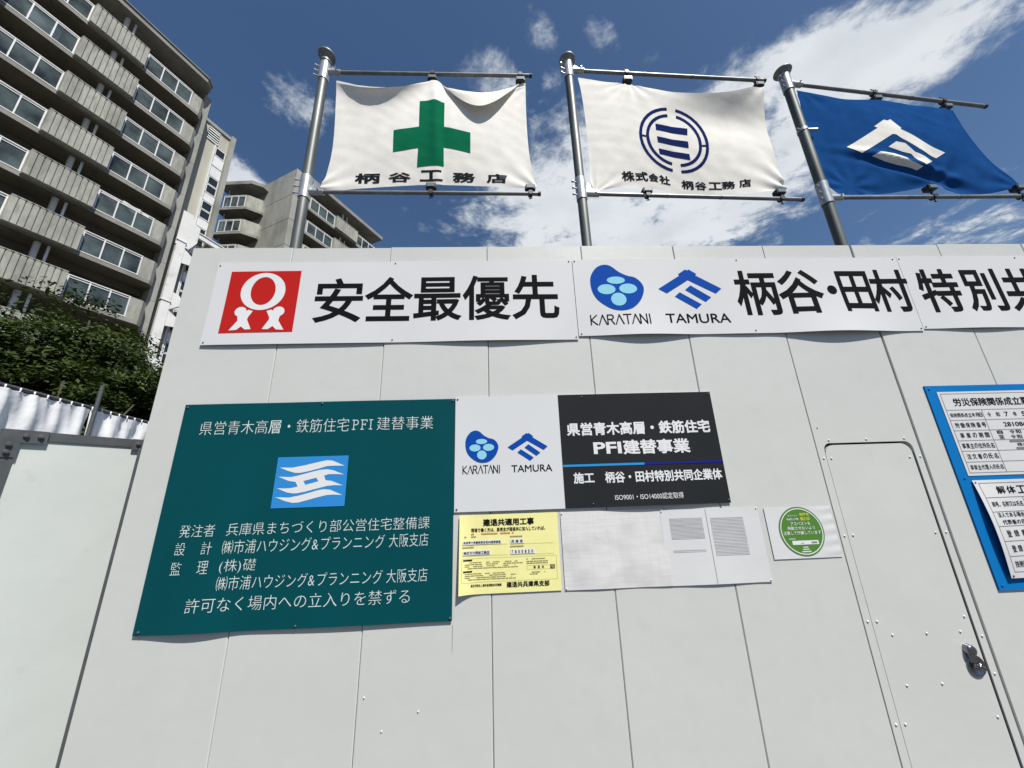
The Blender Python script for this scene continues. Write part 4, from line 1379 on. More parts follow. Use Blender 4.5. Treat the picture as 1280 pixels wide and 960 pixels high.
# ------------------------------------------------------------------ flag poles with their cross bars and clips
def flag_pole(label, X, ztop, top_bar, low_bar, clips, extra=None):
    """top_bar/low_bar: (end x, z at pole, z at end); clips: (x, z, +1 above the bar / -1 below)"""
    Y = 0.25
    p = thing('flag_pole', label, 'flag pole', (X, Y, 0), 'flag poles behind the hoarding')
    mb = MB()
    mb.tube((X, Y, 0), (X, Y, ztop - 0.05), 0.0302, 24)
    mb.build('pole', M['pole'], p)
    mb = MB()
    mb.lathe((X, Y, ztop - 0.080), (0, 0, 1), [(0, 0.034), (0.012, 0.036), (0.02, 0.030), (0.035, 0.028), (0.048, 0.040), (0.060, 0.056), (0.068, 0.060), (0.076, 0.057), (0.080, 0.045)], 28)
    mb.build('pole_cap', M['galv'], p)
    for (ex, z0, z1), (ca, cb), nm in ((top_bar, (0.075, -0.085), 'upper'), (low_bar, (0.115, -0.055), 'lower')):
        mb = MB()
        mb.tube((X, Y, z0 + cb), (X, Y, z0 + ca), 0.0345, 24)
        # clamp ears with bolts on the far side of the pole
        for k in range(3):
            z = z0 + cb + (ca - cb) * (0.2 + 0.3 * k)
            mb.tube((X - 0.030, Y - 0.012, z), (X - 0.062, Y - 0.020, z), 0.005, 8)
            mb.tube((X - 0.052, Y - 0.0175, z), (X - 0.060, Y - 0.0195, z), 0.009, 6)
        d = Vector((ex - X, 0, z1 - z0)).normalized()
        s = Vector((X, Y, z0)) + d * 0.030
        mb.tube(s, s + d * 0.085, 0.019, 14)
        mb.face([s + Vector((0, 0, 0.018)), s + d * 0.075 + Vector((0, 0, 0.018)), s + d * 0.02 + Vector((0, 0, ca * 0.8))])
        mb.tube(s + d * 0.06 + Vector((0, -0.016, 0)), s + d * 0.06 + Vector((0, -0.034, 0)), 0.005, 8)
        c = mb.build('collar', M['bright'], p)
        mb = MB()
        e = Vector((ex, Y, z1))
        mb.tube(s + d * 0.02, e, 0.0125, 14)
        # joint sleeve and end plug
        mid = s.lerp(e, 0.37)
        mb.tube(mid, mid + d * 0.012, 0.0136, 14)
        mid = s.lerp(e, 0.62)
        mb.tube(mid, mid + d * 0.012, 0.0142, 14)
        bar = mb.build('cross_bar', M['galv'], p)
        mb = MB()
        mb.tube(e, e + d * 0.018, 0.0145, 12)
        mb.build('end_plug', M['clip'], bar)
    for x, z, side in clips:
        ex, z0, z1 = top_bar if side < 0 else low_bar
        zb = z0 + (z1 - z0) * (x - X) / (ex - X)
        mb = MB()
        s = side
        mb.tube((x, Y, zb + s * -0.016), (x, Y, zb + s * -0.040), 0.0035, 8, 0)
        mb.tube((x - 0.012, Y, zb + s * -0.040), (x + 0.012, Y, zb + s * -0.034), 0.003, 6, 0)
        mb.tube((x, Y - 0.018, zb), (x, Y + 0.018, zb), 0.016, 10, 0)
        mb.tube((x, Y, zb + s * 0.012), (x, Y, z + s * 0.0), 0.007, 8, 0)
        mb.box(x - 0.030, x + 0.030, Y - 0.020, Y + 0.022, z - 0.017, z + 0.017, 0)
        mb.box(x - 0.024, x + 0.024, Y - 0.0235, Y - 0.0203, z - 0.012, z + 0.012, 1)
        mb.box(x - 0.034, x - 0.0302, Y - 0.012, Y + 0.012, z - 0.010, z + 0.010, 0)
        mb.box(x + 0.0302, x + 0.034, Y - 0.012, Y + 0.012, z - 0.010, z + 0.010, 0)
        mb.build('clip', [M['clip'], M['clipplate']], p)
    if extra:
        mb = MB()
        mb.tube((X, Y, extra - 0.012), (X, Y, extra + 0.012), 0.0335, 24)
        mb.tube((X - 0.030, Y - 0.012, extra), (X - 0.062, Y - 0.02, extra), 0.006, 8)
        mb.tube((X + 0.030, Y - 0.012, extra), (X + 0.075, Y - 0.03, extra - 0.02), 0.010, 8)
        mb.build('band', M['bright'], p)
    return p


flag_pole('leftmost grey steel flag pole holding the white flag with the green cross', 0.350, 4.840, (1.820, 4.665, 4.660), (1.828, 3.605, 3.592),
          [(1.118, 4.612, -1), (1.752, 4.606, -1), (1.141, 3.644, 1), (1.779, 3.634, 1)])
flag_pole('middle grey steel flag pole holding the white flag with the double ring emblem', 2.112, 4.835, (3.580, 4.722, 4.645), (3.578, 3.594, 3.548),
          [(2.544, 4.628, -1), (3.532, 4.590, -1), (2.548, 3.612, 1), (3.443, 3.602, 1)])
flag_pole('rightmost grey steel flag pole holding the blue flag', 3.752, 4.745, (5.232, 4.620, 4.408), (5.26, 3.562, 3.575),
          [(4.405, 4.468, -1), (4.925, 4.392, -1), (4.512, 3.640, 1), (5.145, 3.640, 1)], extra=4.145)

# ------------------------------------------------------------------ gate leaf beside the hoarding
gx0, gy0, gx1, gy1 = -0.352, -0.186, -0.150, 0.268
gd = Vector((gx1 - gx0, gy1 - gy0, 0))
GL = gd.length
gd.normalize()
gn = Vector((gd.y, -gd.x, 0))        # towards the viewer


def gp(a_, b_, z):
    return tuple(Vector((gx0, gy0, 0)) + gd * a_ + gn * b_ + Vector((0, 0, z)))


gate = thing('gate_leaf', 'white gate leaf in a grey angle steel frame at the left edge, beside the hoarding', 'gate', (gx0, gy0, 0))
GT = 2.050
mb = MB()
mb.box(0.040, GL - 0.002, -0.012, 0.0, 0.06, GT - 0.020, tf=gp)
mb.build('panel', M['gate'], gate)
mb = MB()
mb.box(0.0, GL, 0.002, 0.006, GT - 0.036, GT, tf=gp)
mb.box(0.0, GL, -0.030, 0.002, GT - 0.004, GT, tf=gp)
mb.build('top_rail', M['steelgrey'], gate)
mb = MB()
mb.box(0.0, 0.046, 0.0062, 0.0100, 0.05, GT - 0.002, tf=gp)
mb.box(-0.004, 0.0, -0.030, 0.0100, 0.05, GT, tf=gp)
mb.build('side_rail', M['steelgrey'], gate)
bolt = None
for corner, pts in ((0, [(0.022, 0.016), (0.0, 0), ]), (1, [])):
    mb = MB()
    if corner == 0:
        pl = [(-0.002, GT - 0.105), (0.050, GT - 0.105), (0.050, GT - 0.048), (0.115, GT - 0.048), (0.115, GT + 0.001), (-0.002, GT + 0.001)]
        bl = [(0.024, GT - 0.086), (0.024, GT - 0.058), (0.058, GT - 0.022), (0.095, GT - 0.022)]
    else:
        pl = [(GL - 0.125, GT - 0.048), (GL - 0.05, GT - 0.048), (GL - 0.05, GT - 0.11), (GL + 0.002, GT - 0.11), (GL + 0.002, GT + 0.001), (GL - 0.125, GT + 0.001)]
        bl = [(GL - 0.105, GT - 0.022), (GL - 0.070, GT - 0.022)]
    n = len(pl)
    f0 = [gp(a_, 0.0135, z) for a_, z in pl]
    b0 = [gp(a_, 0.0102, z) for a_, z in pl]
    mb.face(f0)
    mb.face(b0[::-1])
    for i in range(n):
        mb.face([f0[i], f0[(i + 1) % n], b0[(i + 1) % n], b0[i]])
    plt_ = mb.build('corner_plate', M['steelgrey'], gate)
    for a_, z in bl:
        pos = Vector(gp(a_, 0.0138, z))
        if bolt is None:
            mb = MB()
            mb.lathe(pos, gn, [(0, 0.0095), (0.005, 0.0095), (0.0065, 0.008)], 6)
            mb.lathe(pos, gn, [(0.0066, 0.005), (0.010, 0.0048)], 10)
            bolt = mb.build('bolt', M['steelgrey'], plt_, origin=pos)
        else:
            copy_part(bolt, 'bolt', plt_, pos)
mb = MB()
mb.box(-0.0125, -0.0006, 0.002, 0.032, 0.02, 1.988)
mb.build('gate_gap_shade', M['steelgrey'], wall)  # added dark strip, stands in for the shaded gap between gate and wall

# ------------------------------------------------------------------ tarpaulin screen on scaffold pipes
f0 = Vector((-3.02, -1.2, 0))
fd = Vector((-0.235, 0.972, 0)).normalized()
fn = Vector((fd.y, -fd.x, 0))
screen = thing('screen_fence', 'white tarpaulin screen tied to scaffold pipes behind the gate leaf', 'fence', tuple(f0))
FH = 2.982


def tarp(a0, a1, seed):
    r2 = random.Random(seed)
    na, nz = int((a1 - a0) / 0.024), 36
    ph = [r2.uniform(0, 6.28) for _ in range(6)]
    mb = MB()
    vs = []
    tie = 0.165
    for j in range(nz + 1):
        v = j / nz
        z = FH * v
        for i in range(na + 1):
            a_ = a0 + (a1 - a0) * i / na
            hdown = FH - z
            lean = a_ + 0.05 * math.sin(ph[0] + a_ * 1.1) * hdown
            y = 0.013 * math.sin(lean * 11 + ph[1] + 0.6 * math.sin(lean * 3 + ph[2])) * (0.35 + 0.65 * min(1, hdown / 0.4))
            y += 0.013 * (1 - 2 * abs(math.sin(lean * 9.5 + ph[3] + 0.3 * hdown))) * math.exp(-hdown / 1.2) + 0.010 * (1 - 2 * abs(math.sin(lean * 19 + ph[0] - 1.2 * hdown))) * math.exp(-hdown / 0.5)
            y += 0.008 * math.sin(lean * 19 - z * 7 + ph[4]) + 0.006 * math.sin(z * 9 + a_ * 5 + ph[5])
            zz = z - (0.006 * abs(math.sin(math.pi * a_ / tie)) ** 1.3) * math.exp(-hdown / 0.06)
            q = f0 + fd * a_ + fn * y
            vs.append((q.x, q.y, zz + 0.02))
    mb.idx(vs, [(j * (na + 1) + i, j * (na + 1) + i + 1, (j + 1) * (na + 1) + i + 1, (j + 1) * (na + 1) + i) for j in range(nz) for i in range(na)], 0, True)
    return mb.build('tarpaulin', M['sheet'], screen, fix=False)


post_at = [-0.2 + 4.97 - 1.85 * 2, -0.2 + 4.97 - 1.85, 4.77, 4.77 + 1.85, 4.77 + 3.7, 4.77 + 5.55]
edges = [0.0] + post_at + [12.2]
for k, (a_, b_) in enumerate(zip(edges[:-1], edges[1:])):
    tarp(a_ + 0.015, b_ - 0.012, 20 + k)
mb = MB()
for z, off in ((3.030, -0.03), (2.2, -0.06), (1.0, -0.06)):
    mb.tube(f0 + fn * off + Vector((0, 0, z)), f0 + fd * 12.2 + fn * off + Vector((0, 0, z)), 0.0243, 10)
mb.build('scaffold_rail', M['steelgrey'], screen)
post = None
for a_ in post_at:
    q = f0 + fd * a_ + fn * 0.048
    if post is None:
        mb = MB()
        mb.tube(q, q + Vector((0, 0, 3.34)), 0.0243, 12)
        post = mb.build('post', M['steelgrey'], screen)
        pz = ORIGIN[post].z
    else:
        copy_part(post, 'post', screen, (q.x, q.y, pz))
tie = None
for k in range(0, 74):
    q = f0 + fd * (0.0825 * 0 + 0.165 * k) + fn * 0.0 + Vector((0, 0, 3.012))
    if tie is None:
        mb = MB()
        mb.lathe(q + Vector((0, 0, -0.03)), (0, 0, 1), [(0.01, 0.005), (0.03, 0.007), (0.048, 0.009), (0.058, 0.005)], 8)
        tie = mb.build('tie', M['sheet'], screen)
        tz = ORIGIN[tie].z
    elif k < 74:
        copy_part(tie, 'tie', screen, (q.x, q.y, tz))

# ------------------------------------------------------------------ apartment blocks
CX, CY = 1.54249, -1.59282


class Frame:
    """s runs along the balcony side, n into the building, z up"""

    def __init__(self, ox, oy, deg):
        a_ = math.radians(deg)
        self.o = Vector((ox, oy, 0))
        self.d = Vector((math.sin(a_), math.cos(a_), 0))
        self.n = Vector((-math.cos(a_), math.sin(a_), 0))

    def __call__(self, s, n, z):
        return tuple(self.o + self.d * s + self.n * n + Vector((0, 0, z)))


FLOOR = 2.69


def railing(fr, par, s0, s1, n, zr, npan, group_glass=True):
    mb = MB()
    for k in range(npan + 1):
        s = s0 + (s1 - s0) * k / npan
        mb.box(s - 0.026, s + 0.026, n - 0.035, n + 0.035, zr - 1.29, zr - 0.01, tf=fr)
    mb.box(s0 - 0.04, s1 + 0.04, n - 0.045, n + 0.03, zr - 0.045, zr, tf=fr)
    mb.box(s0 - 0.036, s1 + 0.036, n - 0.034, n + 0.02, zr - 0.165, zr - 0.125, tf=fr)
    mb.box(s0 - 0.036, s1 + 0.036, n - 0.034, n + 0.02, zr - 1.28, zr - 1.235, tf=fr)
    ra = mb.build('railing', M['rail'], par)
    mb = MB()
    for k in range(npan):
        a_ = s0 + (s1 - s0) * k / npan + 0.040
        b_ = s0 + (s1 - s0) * (k + 1) / npan - 0.040
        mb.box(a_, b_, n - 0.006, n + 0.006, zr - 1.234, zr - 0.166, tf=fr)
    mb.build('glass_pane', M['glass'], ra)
    return ra


def ribbed(fr, par, s0, s1, n0, n1, zr, ribs=11):
    """projecting concrete parapet with vertical grooves"""
    mb = MB()
    zb, zt = zr - 1.42, zr - 0.002
    w = (s1 - s0) / ribs
    prof = [(s0, n0)]
    for k in range(1, ribs):
        c = s0 + w * k
        prof += [(c - 0.020, n0), (c - 0.013, n0 + 0.05), (c + 0.013, n0 + 0.05), (c + 0.020, n0)]
    prof += [(s1, n0), (s1, n0 + 0.12), (s0, n0 + 0.12)]
    mb.prism(prof, zb, zt - 0.06, 0, tf=fr)
    mb.box(s0 - 0.004, s1 + 0.004, n0 - 0.012, n0 + 0.125, zt - 0.06, zt, tf=fr)
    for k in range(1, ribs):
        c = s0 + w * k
        mb.box(c - 0.075, c + 0.035, n0 - 0.014, n0 - 0.0125, zt - 0.058, zt - 0.030, 1, tf=fr)  # raised dark dashes stand in for shadows under the top lip
    mb.box(s0, s0 + 0.12, n0 + 0.121, n1, zb, zt, tf=fr)
    mb.box(s1 - 0.12, s1, n0 + 0.121, n1, zb, zt, tf=fr)
    mb.box(s0 + 0.121, s1 - 0.121, n0 + 0.121, n1, zb + 0.003, zb + 0.13, tf=fr)
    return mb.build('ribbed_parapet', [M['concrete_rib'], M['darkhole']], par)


def sliding_window(fr, par, s0, s1, n, z0, z1):
    mb = MB()
    t = 0.05
    mb.box(s0, s1, n - 0.06, n - 0.004, z0, z0 + t, tf=fr)
    mb.box(s0, s1, n - 0.06, n - 0.004, z1 - t, z1, tf=fr)
    for s in (s0, (s0 + s1) / 2 - t / 2, s1 - t):
        mb.box(s, s + t, n - 0.058, n - 0.004, z0 + t, z1 - t, tf=fr)
    w = mb.build('window', M['rail'], par)
    mb = MB()
    mb.box(s0 + t + 0.002, s1 - t - 0.002, n - 0.03, n - 0.02, z0 + t, z1 - t, tf=fr)
    mb.build('pane', M['window'], w)


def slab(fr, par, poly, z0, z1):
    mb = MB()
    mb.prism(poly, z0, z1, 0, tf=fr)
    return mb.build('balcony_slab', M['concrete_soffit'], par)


def fascia(fr, par, poly, z0, z1):
    """pale edge band along the open side of a slab"""
    mb = MB()
    for (a0, b0), (a1, b1) in zip(poly[:-1], poly[1:]):
        d = Vector((a1 - a0, b1 - b0, 0))
        L = d.length
        d.normalize()
        o = Vector((d.y, -d.x, 0)) * 0.02
        vs = []
        for z in (z0, z1):
            for (a_, b_) in ((a0, b0), (a1, b1)):
                vs.append(fr(a_ + o.x, b_ + o.y, z))
                vs.append(fr(a_, b_, z))
        mb.idx(vs, [(0, 2, 6, 4), (0, 1, 3, 2), (4, 6, 7, 5), (0, 4, 5, 1), (2, 3, 7, 6)])
    return mb.build('slab_edge', M['concrete'], par)


# --- the near block
A = Frame(CX, CY, 21.4)
N0 = 26.34
blockA = thing('apartment_block', 'tall concrete apartment block at the left with ribbed parapets and glass balcony rails', 'building', A(4, 30, 0), 'concrete apartment blocks')
mb = MB()
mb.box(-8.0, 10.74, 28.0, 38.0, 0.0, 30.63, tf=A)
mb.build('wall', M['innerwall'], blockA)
mb = MB()
mb.prism([(-8.2, 26.15), (10.35, 26.15), (10.80, 26.55), (11.0, 27.6), (11.0, 38.2), (-8.2, 38.2)], 30.64, 31.0, tf=A)
mb.prism([(-8.24, 26.08), (10.38, 26.08), (10.86, 26.50), (11.05, 27.55), (11.05, 38.25), (-8.24, 38.25)], 31.002, 31.07, tf=A)
mb.build('roof', M['concrete'], blockA)
mb = MB()
z = 0.0
k = 0
while z < 30.3:
    z1 = min(z + FLOOR - 0.02, 30.36)
    mb.box(10.75, 11.16, 26.95, 38.0, z, z1, tf=A)
    z += FLOOR
mb.box(10.77, 11.13, 26.98, 37.9, 0.0, 30.2, 1, tf=A)
mb.build('end_wall', [M['concrete_pale'], M['darkhole']], blockA)
zr0 = 29.09
for k in range(11):
    zr = zr0 - FLOOR * k
    zs = zr - 1.42
    poly = [(-8.0, N0), (10.38, N0), (10.62, N0 + 0.22), (10.74, N0 + 0.62), (10.74, 27.99), (-8.0, 27.99)]
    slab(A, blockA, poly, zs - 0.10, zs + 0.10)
    fascia(A, blockA, [(-8.0, N0), (10.38, N0), (10.62, N0 + 0.22), (10.74, N0 + 0.60)], zs - 0.105, zs + 0.125)
    for s0 in (0.10, 4.92):
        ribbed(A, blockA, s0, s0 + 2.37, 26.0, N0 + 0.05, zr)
    railing(A, blockA, 7.42, 9.80, N0, zr, 3)
    railing(A, blockA, 2.52, 4.89, N0, zr, 3)
    railing(A, blockA, -2.30, 0.07, N0, zr, 3)
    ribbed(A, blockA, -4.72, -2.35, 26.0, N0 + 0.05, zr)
    railing(A, blockA, -7.2, -4.75, N0, zr, 3)
    # solid end parapet with a turned corner
    mb = MB()
    mb.prism([(9.84, N0 - 0.01), (10.40, N0 - 0.01), (10.64, N0 + 0.21), (10.735, N0 + 0.58), (10.62, N0 + 0.58), (10.54, N0 + 0.26), (10.35, N0 + 0.11), (9.84, N0 + 0.11)], zs + 0.126, zr, tf=A)
    mb.build('end_parapet', M['concrete_rib'], blockA)
    for s0 in (-1.9, 2.7, 5.2, 7.7):
        sliding_window(A, blockA, s0, s0 + 1.75, 27.999, zs + 0.16, zs + 2.0)
    # hanging wall under the beam line
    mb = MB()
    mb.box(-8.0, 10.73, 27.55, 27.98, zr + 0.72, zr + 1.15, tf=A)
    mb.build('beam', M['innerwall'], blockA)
for s0 in (1.55, 6.25):
    mb = MB()
    mb.tube(A(s0, 26.72, 0), A(s0, 26.72, 30.6), 0.12, 12)
    mb.build('drain_pipe', M['pipe'], blockA)
    mb = MB()
    mb.tube(A(s0 + 0.36, 26.66, 0), A(s0 + 0.36, 26.66, 30.6), 0.055, 10)
    mb.build('drain_pipe', M['rail'], blockA)

# --- beige stair tower behind its end
tw = thing('stair_tower', 'beige stair tower with a strip of white panels and dark windows', 'building', A(12.4, 30, 0))
mb = MB()
mb.box(11.18, 13.30, 28.0, 35.0, 0.0, 29.35, tf=A)
mb.build('wall', M['beige'], tw)
mb = MB()
mb.box(13.302, 13.60, 27.75, 35.0, 0.0, 29.7, tf=A)
mb.build('side_pier', M['concrete_pale'], tw)
mb = MB()
mb.box(11.17, 13.30, 27.9, 35.02, 29.36, 29.62, tf=A)
mb.build('roof_edge', M['concrete_pale'], tw)
mb = MB()
mb.box(11.86, 12.62, 27.93, 27.995, 28.02, 28.12, tf=A)
mb.box(11.86, 12.62, 27.93, 27.995, 29.08, 29.16, tf=A)
for k in range(4):
    z = 28.20 + 0.22 * k
    mb.prism([(27.90, z + 0.0), (27.915, z + 0.015), (27.99, z + 0.16), (27.975, z + 0.16)], 11.88, 12.60, tf=lambda n, z_, s: A(s, n, z_))
lv = mb.build('louvre', M['rail'], tw)
mb = MB()
mb.box(11.87, 12.61, 27.996, 27.998, 28.13, 29.07, tf=A)
mb.build('louvre_back', M['window'], lv)
mb = MB()
mb.box(12.44, 12.52, 27.90, 27.995, 0.0, 27.9, tf=A)
mb.build('downpipe', M['rail'], tw)
zt = 27.75
k = 0
while zt > 1.5:
    # two windows, then one or two white panels
    for j in range(2 if k else 1):
        z1, z0 = zt, zt - 0.62
        mb = MB()
        mb.box(12.56, 13.24, 27.935, 27.985, z0 - 0.05, z0, tf=A)
        mb.box(12.56, 13.24, 27.935, 27.985, z1, z1 + 0.05, tf=A)
        mb.box(12.56, 12.61, 27.935, 27.985, z0 + 0.001, z1 - 0.001, tf=A)
        mb.box(13.19, 13.24, 27.935, 27.985, z0 + 0.001, z1 - 0.001, tf=A)
        w = mb.build('window', M['rail'], tw)
        mb = MB()
        mb.box(12.612, 13.188, 27.96, 27.98, z0 + 0.001, z1 - 0.001, tf=A)
        mb.build('pane', M['window'], w)
        zt -= 0.76
    for j in range(2 if k == 0 else 1):
        mb = MB()
        hgt = 0.95 if k == 0 else 0.70
        mb.box(12.56, 13.24, 27.92, 27.985, zt - hgt + 0.06, zt, tf=A)
        mb.build('white_panel', M['rail'], tw)
        zt -= hgt + 0.04
    k += 1

# --- white steel brace frame standing against the tower
br = thing('brace_frame', 'white steel earthquake brace frame standing against the beige stair tower', 'steel frame', A(12.4, 27.5, 0))
mb = MB()
z = 0.0
while z < 18.3:
    mb.box(11.55, 12.02, 27.30, 27.70, z, min(z + 4.6, 18.4), tf=A)
    mb.box(11.50, 12.06, 27.26, 27.74, min(z + 4.6, 18.4) + 0.001, min(z + 4.6, 18.4) + 0.06, tf=A)
    z += 4.66
mb.build('column', M['whitesteel'], br)
gus = [(11.50, 18.1), (12.25, 18.1), (12.62, 18.85), (12.62, 20.05), (12.25, 20.2), (12.05, 20.75), (11.50, 20.75)]
mb = MB()
mb.prism([(s, z) for s, z in gus], 27.36, 27.42, tf=lambda s, z, n: A(s, n, z))
gusset = mb.build('gusset', M['whitesteel'], br)


def brace(s0, z0, s1, z1, w=0.32):
    mb = MB()
    d = Vector((s1 - s0, z1 - z0, 0))
    d.normalize()
    o = Vector((-d.y, d.x, 0)) * (w / 2)
    q = [(s0 + o.x, z0 + o.y), (s1 + o.x, z1 + o.y), (s1 - o.x, z1 - o.y), (s0 - o.x, z0 - o.y)]
    mb.prism(q, 27.42, 27.62, tf=lambda s, z, n: A(s, n, z))
    mb.prism([(a_ * 1.0, b_) for a_, b_ in [(s0 + o.x * 1.35, z0 + o.y * 1.35), (s1 + o.x * 1.35, z1 + o.y * 1.35), (s1 + o.x * 1.02, z1 + o.y * 1.02), (s0 + o.x * 1.02, z0 + o.y * 1.02)]], 27.37, 27.66, tf=lambda s, z, n: A(s, n, z))
    return mb.build('brace', M['whitesteel'], br)


brace(12.45, 19.55, 15.6, 19.35, 0.36)
for zb in (18.0, 13.4, 8.8, 4.2):
    brace(12.15, zb - 0.3, 14.4, zb - 2.3, 0.30)
    brace(14.4, zb - 2.6, 12.15, zb - 4.3, 0.30)
    mb = MB()
    mb.prism([(12.02, zb - 1.1), (12.02, zb), (12.85, zb - 0.55), (12.55, zb - 1.0)], 27.34, 27.40, tf=lambda s, z, n: A(s, n, z))
    mb.build('gusset', M['whitesteel'], br)
    mb = MB()
    mb.prism([(12.02, zb - 4.6), (12.02, zb - 3.3), (12.40, zb - 3.4), (12.75, zb - 3.85)], 27.34, 27.40, tf=lambda s, z, n: A(s, n, z))
    mb.build('gusset', M['whitesteel'], br)
mb = MB()
mb.box(15.2, 15.6, 27.3, 27.7, 0.0, 19.5, tf=A)
mb.build('column', M['whitesteel'], br)

# --- far wing with balconies turned to the front
W_ = Frame(-24.2, 26.0, 93.4)
wing = thing('apartment_wing', 'concrete balcony wing between the beige stair tower and the far apartment block', 'building', W_(2, 3, 0))
mb = MB()
mb.box(0.15, 3.9, 1.7, 9.0, 0.0, 29.83, tf=W_)
mb.build('wall', M['innerwall'], wing)
mb = MB()
mb.prism([(-0.1, -0.12), (3.1, -0.12), (3.85, 0.35), (4.1, 1.4), (4.1, 9.0), (-0.1, 9.0)], 29.84, 30.2, tf=W_)
mb.build('roof', M['concrete'], wing)
for k in range(11):
    zr = 28.60 - FLOOR * k
    zs = zr - 1.42
    poly = [(0.1, 0.0), (2.95, 0.0), (3.85, 0.75), (3.95, 1.69), (0.1, 1.69)]
    slab(W_, wing, poly, zs - 0.10, zs + 0.10)
    fascia(W_, wing, poly[:4], zs - 0.105, zs + 0.125)
    railing(W_, wing, 0.75, 2.75, 0.0, zr, 3)
    mb = MB()
    mb.prism([(2.80, -0.01), (2.97, -0.01), (3.88, 0.74), (3.98, 1.6), (3.86, 1.6), (3.77, 0.80), (2.92, 0.11), (2.80, 0.11)], zs + 0.126, zr, tf=W_)
    mb.build('end_parapet', M['concrete_rib'], wing)
    mb = MB()
    mb.tube(W_(0.55, 0.5, zr - 1.28), W_(0.55, 0.5, zr + 1.16), 0.06, 8)
    mb.build('drain_pipe', M['rail'], wing)
    sliding_window(W_, wing, 1.0, 2.7, 1.699, zs + 0.16, zs + 2.0)

# --- far block
B_ = Frame(-16.721, 25.064, 25.0)
blockB = thing('apartment_block', 'farther concrete apartment block seen behind the leftmost flag pole', 'building', B_(5, 3, 0), 'concrete apartment blocks')
mb = MB()
mb.box(0.55, 10.3, 2.0, 6.0, 0.0, 30.62, tf=B_)
mb.build('wall', M['innerwall'], blockB)
mb = MB()
mb.box(0.5, 10.75, -0.30, 6.1, 30.64, 31.03, tf=B_)
mb.build('roof', M['concrete'], blockB)
mb = MB()
z = 0.0
zz = [0.0 + 2.69 * k + 1.2 for k in range(12)]
lo = 0.0
for hi_ in zz[:-1] + [31.0]:
    mb.box(0.0, 0.48, 0.0, 0.53, lo, hi_ - 0.05, tf=B_)
    mb.box(0.0, 0.48, 0.575, 6.0, lo, hi_ - 0.05, tf=B_)
    lo = hi_
mb.box(0.02, 0.46, 0.03, 5.9, 0.0, 30.8, 1, tf=B_)
mb.build('end_wall', [M['concrete_pale'], M['darkhole']], blockB)
for k in range(11):
    zr = 29.12 - FLOOR * k
    zs = zr - 1.42
    slab(B_, blockB, [(0.55, 0.0), (10.3, 0.0), (10.3, 1.98), (0.55, 1.98)], zs - 0.10, zs + 0.10)
    fascia(B_, blockB, [(0.55, 0.0), (10.3, 0.0)], zs - 0.105, zs + 0.125)
    mb = MB()
    mb.box(0.9, 1.66, -0.01, 0.11, zs + 0.126, zr, tf=B_)
    mb.box(9.95, 10.28, -0.01, 0.11, zs + 0.126, zr, tf=B_)
    mb.build('end_parapet', M['concrete_rib'], blockB)
    railing(B_, blockB, 1.72, 4.42, 0.0, zr, 3)
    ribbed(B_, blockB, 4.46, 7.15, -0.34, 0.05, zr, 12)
    railing(B_, blockB, 7.2, 9.9, 0.0, zr, 3)
    for s0 in (2.0, 5.0, 7.8):
        sliding_window(B_, blockB, s0, s0 + 1.75, 1.999, zs + 0.16, zs + 2.0)
for s0 in (5.75, 6.3):
    mb = MB()
    mb.tube(B_(s0, 0.55, 0), B_(s0, 0.55, 30.6), 0.11 if s0 < 6 else 0.08, 10)
    mb.build('drain_pipe', M['rail'], blockB)

# --- bedding hung over the balcony rails of the near block
def bedding(label, s0, s1, n, z0, z1, m, seed):
    mb = MB()
    nu, nv = 14, 12
    r3 = random.Random(seed)
    p_ = [r3.uniform(0, 6) for _ in range(3)]
    vs = []
    for j in range(nv + 1):
        for i in range(nu + 1):
            s = s0 + (s1 - s0) * i / nu
            z = z0 + (z1 - z0) * j / nv
            vs.append(A(s, n + 0.04 * math.sin(s * 8 + p_[0]) + 0.02 * math.sin(z * 7 + p_[1]), z))
    mb.idx(vs, [(j * (nu + 1) + i, j * (nu + 1) + i + 1, (j + 1) * (nu + 1) + i + 1, (j + 1) * (nu + 1) + i) for j in range(nv) for i in range(nu)], 0, True)
    tag(mb.build('bedding', m, None, fix=False), label, 'bedding')


bedding('pink bedding airing behind a glass balcony rail of the left apartment block', 7.55, 8.25, 26.45, 17.10, 18.42, M['laundry_pink'], 1)
bedding('white bedding airing beside the pink one behind the balcony glass', 8.4, 9.2, 26.45, 17.05, 18.48, M['laundry_white'], 2)
bedding('small white towel airing right of the white bedding behind the balcony glass', 9.3, 9.62, 26.45, 17.3, 18.36, M['laundry_white'], 3)
bedding('pale lilac sheet hung above the balcony rail at the upper left', 3.35, 4.45, 26.95, 25.6, 26.85, M['laundry_lilac'], 4)

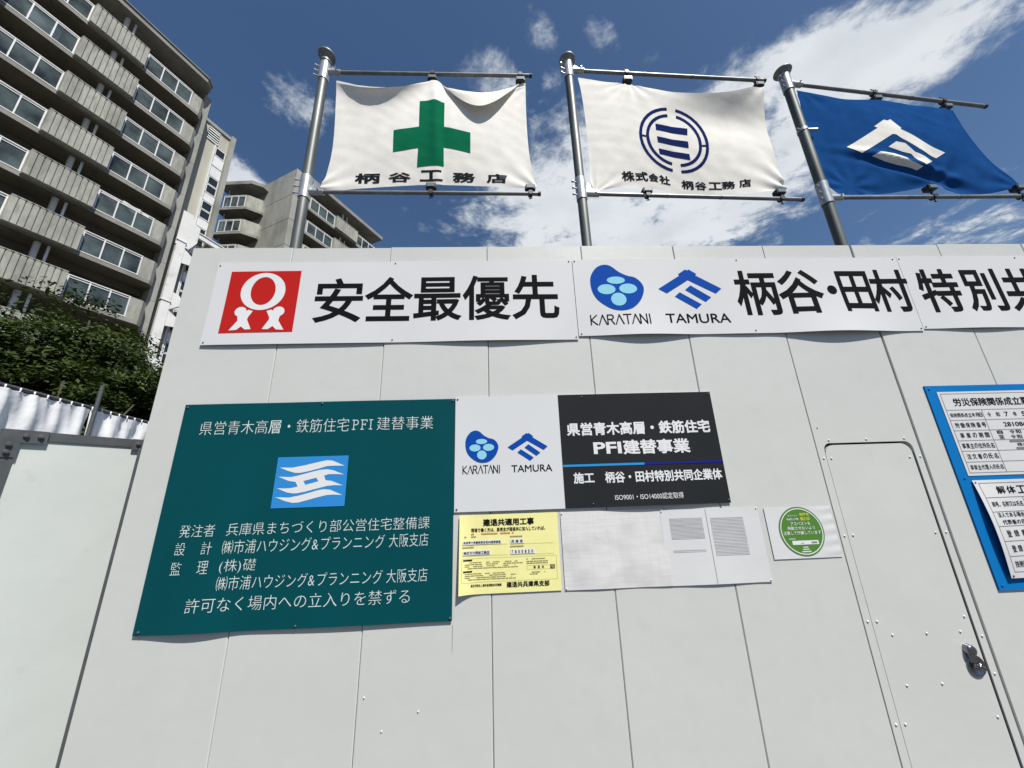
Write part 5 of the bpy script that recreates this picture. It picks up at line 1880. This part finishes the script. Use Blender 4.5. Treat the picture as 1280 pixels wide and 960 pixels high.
# ------------------------------------------------------------------ trees behind the screen
def tree(label, x, y, h, cr_, seed, leafm, clumps=70, per=120, leaf=0.062, low=0.32):
    r4 = random.Random(seed)
    t = thing('tree', label, 'tree', (x, y, 0), 'trees behind the tarpaulin screen')
    mb = MB()
    mb.tube((x, y, 0), (x + 0.1, y, h * 0.3), 0.16, 10, r2=0.12)
    ends = []
    for k in range(9):
        a_ = 6.283 * k / 9 + r4.uniform(-0.3, 0.3)
        z0 = h * r4.uniform(0.22, 0.5)
        z1 = h * r4.uniform(0.5, 0.9)
        rr = cr_ * r4.uniform(0.45, 0.85)
        p0 = Vector((x + 0.1 * z0 / h, y, z0))
        p1 = Vector((x + math.cos(a_) * rr * 0.5, y + math.sin(a_) * rr * 0.5, (z0 + z1) / 2 + 0.2))
        p2 = Vector((x + math.cos(a_) * rr, y + math.sin(a_) * rr, z1))
        mb.tube(p0, p1, 0.06, 7, r2=0.04, caps=False)
        mb.tube(p1, p2, 0.04, 6, r2=0.012, caps=False)
    mb.tube((x + 0.1, y, h * 0.3), (x, y, h * 0.92), 0.12, 8, r2=0.02, caps=False)
    mb.build('trunk', M['bark'], t)
    v, f = [], []
    zc = h * (1 + low) / 2
    hz = h * (1 - low) / 2
    for c in range(clumps):
        while True:
            q = Vector((r4.uniform(-1, 1), r4.uniform(-1, 1), r4.uniform(-1, 1)))
            L = q.length
            if 0.25 < L < 1 and r4.random() < L ** 1.2:
                if r4.random() < 0.09 and q.z > -0.1:
                    q *= 1.0 + r4.uniform(0.1, 0.32)
                break
        wob = 0.8 + 0.3 * math.sin(q.x * 5 + seed) * math.sin(q.y * 4 + seed * 2)
        cx_, cy_, cz_ = x + q.x * cr_ * wob, y + q.y * cr_ * wob, zc + q.z * hz * wob
        sx = cr_ * r4.uniform(0.16, 0.30)
        tilt = Vector((q.x * 0.6, q.y * 0.6, 1)).normalized()
        u = tilt.orthogonal().normalized()
        w = tilt.cross(u)
        for _ in range(int(per * r4.uniform(0.6, 1.3))):
            a_ = r4.uniform(0, 6.283)
            rr = math.sqrt(r4.random()) * sx
            p = Vector((cx_, cy_, cz_)) + u * math.cos(a_) * rr + w * math.sin(a_) * rr + tilt * (r4.gauss(0, 0.22) * sx - 0.3 * rr * rr / sx)
            s = leaf * r4.uniform(0.6, 1.35)
            nrm = (tilt + Vector((r4.gauss(0, 0.45), r4.gauss(0, 0.45), r4.gauss(0, 0.3)))).normalized()
            a1 = nrm.orthogonal().normalized()
            a2 = nrm.cross(a1)
            th = r4.uniform(0, 6.283)
            e1 = a1 * math.cos(th) + a2 * math.sin(th)
            e2 = nrm.cross(e1)
            b = len(v)
            v += [tuple(p - e1 * s), tuple(p + e2 * s * 0.42 + nrm * s * 0.08), tuple(p + e1 * s), tuple(p - e2 * s * 0.42 + nrm * s * 0.08)]
            f.append((b, b + 1, b + 2, b + 3))
    me = bpy.data.meshes.new('crown')
    me.from_pydata(v, [], f)
    me.update()
    link_mesh('crown', me, t, [leafm])
    return t


tree('dark green tree at the left edge of view behind the screen', -8.9, 4.2, 6.2, 1.7, 11, M['leaf'], 150, 220)
tree('broad dark green tree in the middle of the row behind the screen', -9.0, 7.1, 6.8, 2.2, 12, M['leaf'], 210, 230)
tree('green tree with lighter leaves right of the broad dark tree', -9.3, 9.9, 6.25, 1.75, 13, M['leaf'], 150, 220)
tree('low light green bushy tree closest to the hoarding edge', -8.2, 10.6, 4.75, 1.5, 14, M['leaf_light'], 80, 220, low=0.2)
tree('small dark tree low between the left edge and the broad tree', -7.3, 5.6, 4.5, 1.5, 15, M['leaf'], 80, 220, low=0.2)
tree('low dark shrubby tree just over the tarpaulin top', -7.6, 8.2, 4.6, 1.4, 16, M['leaf'], 80, 220, low=0.2)
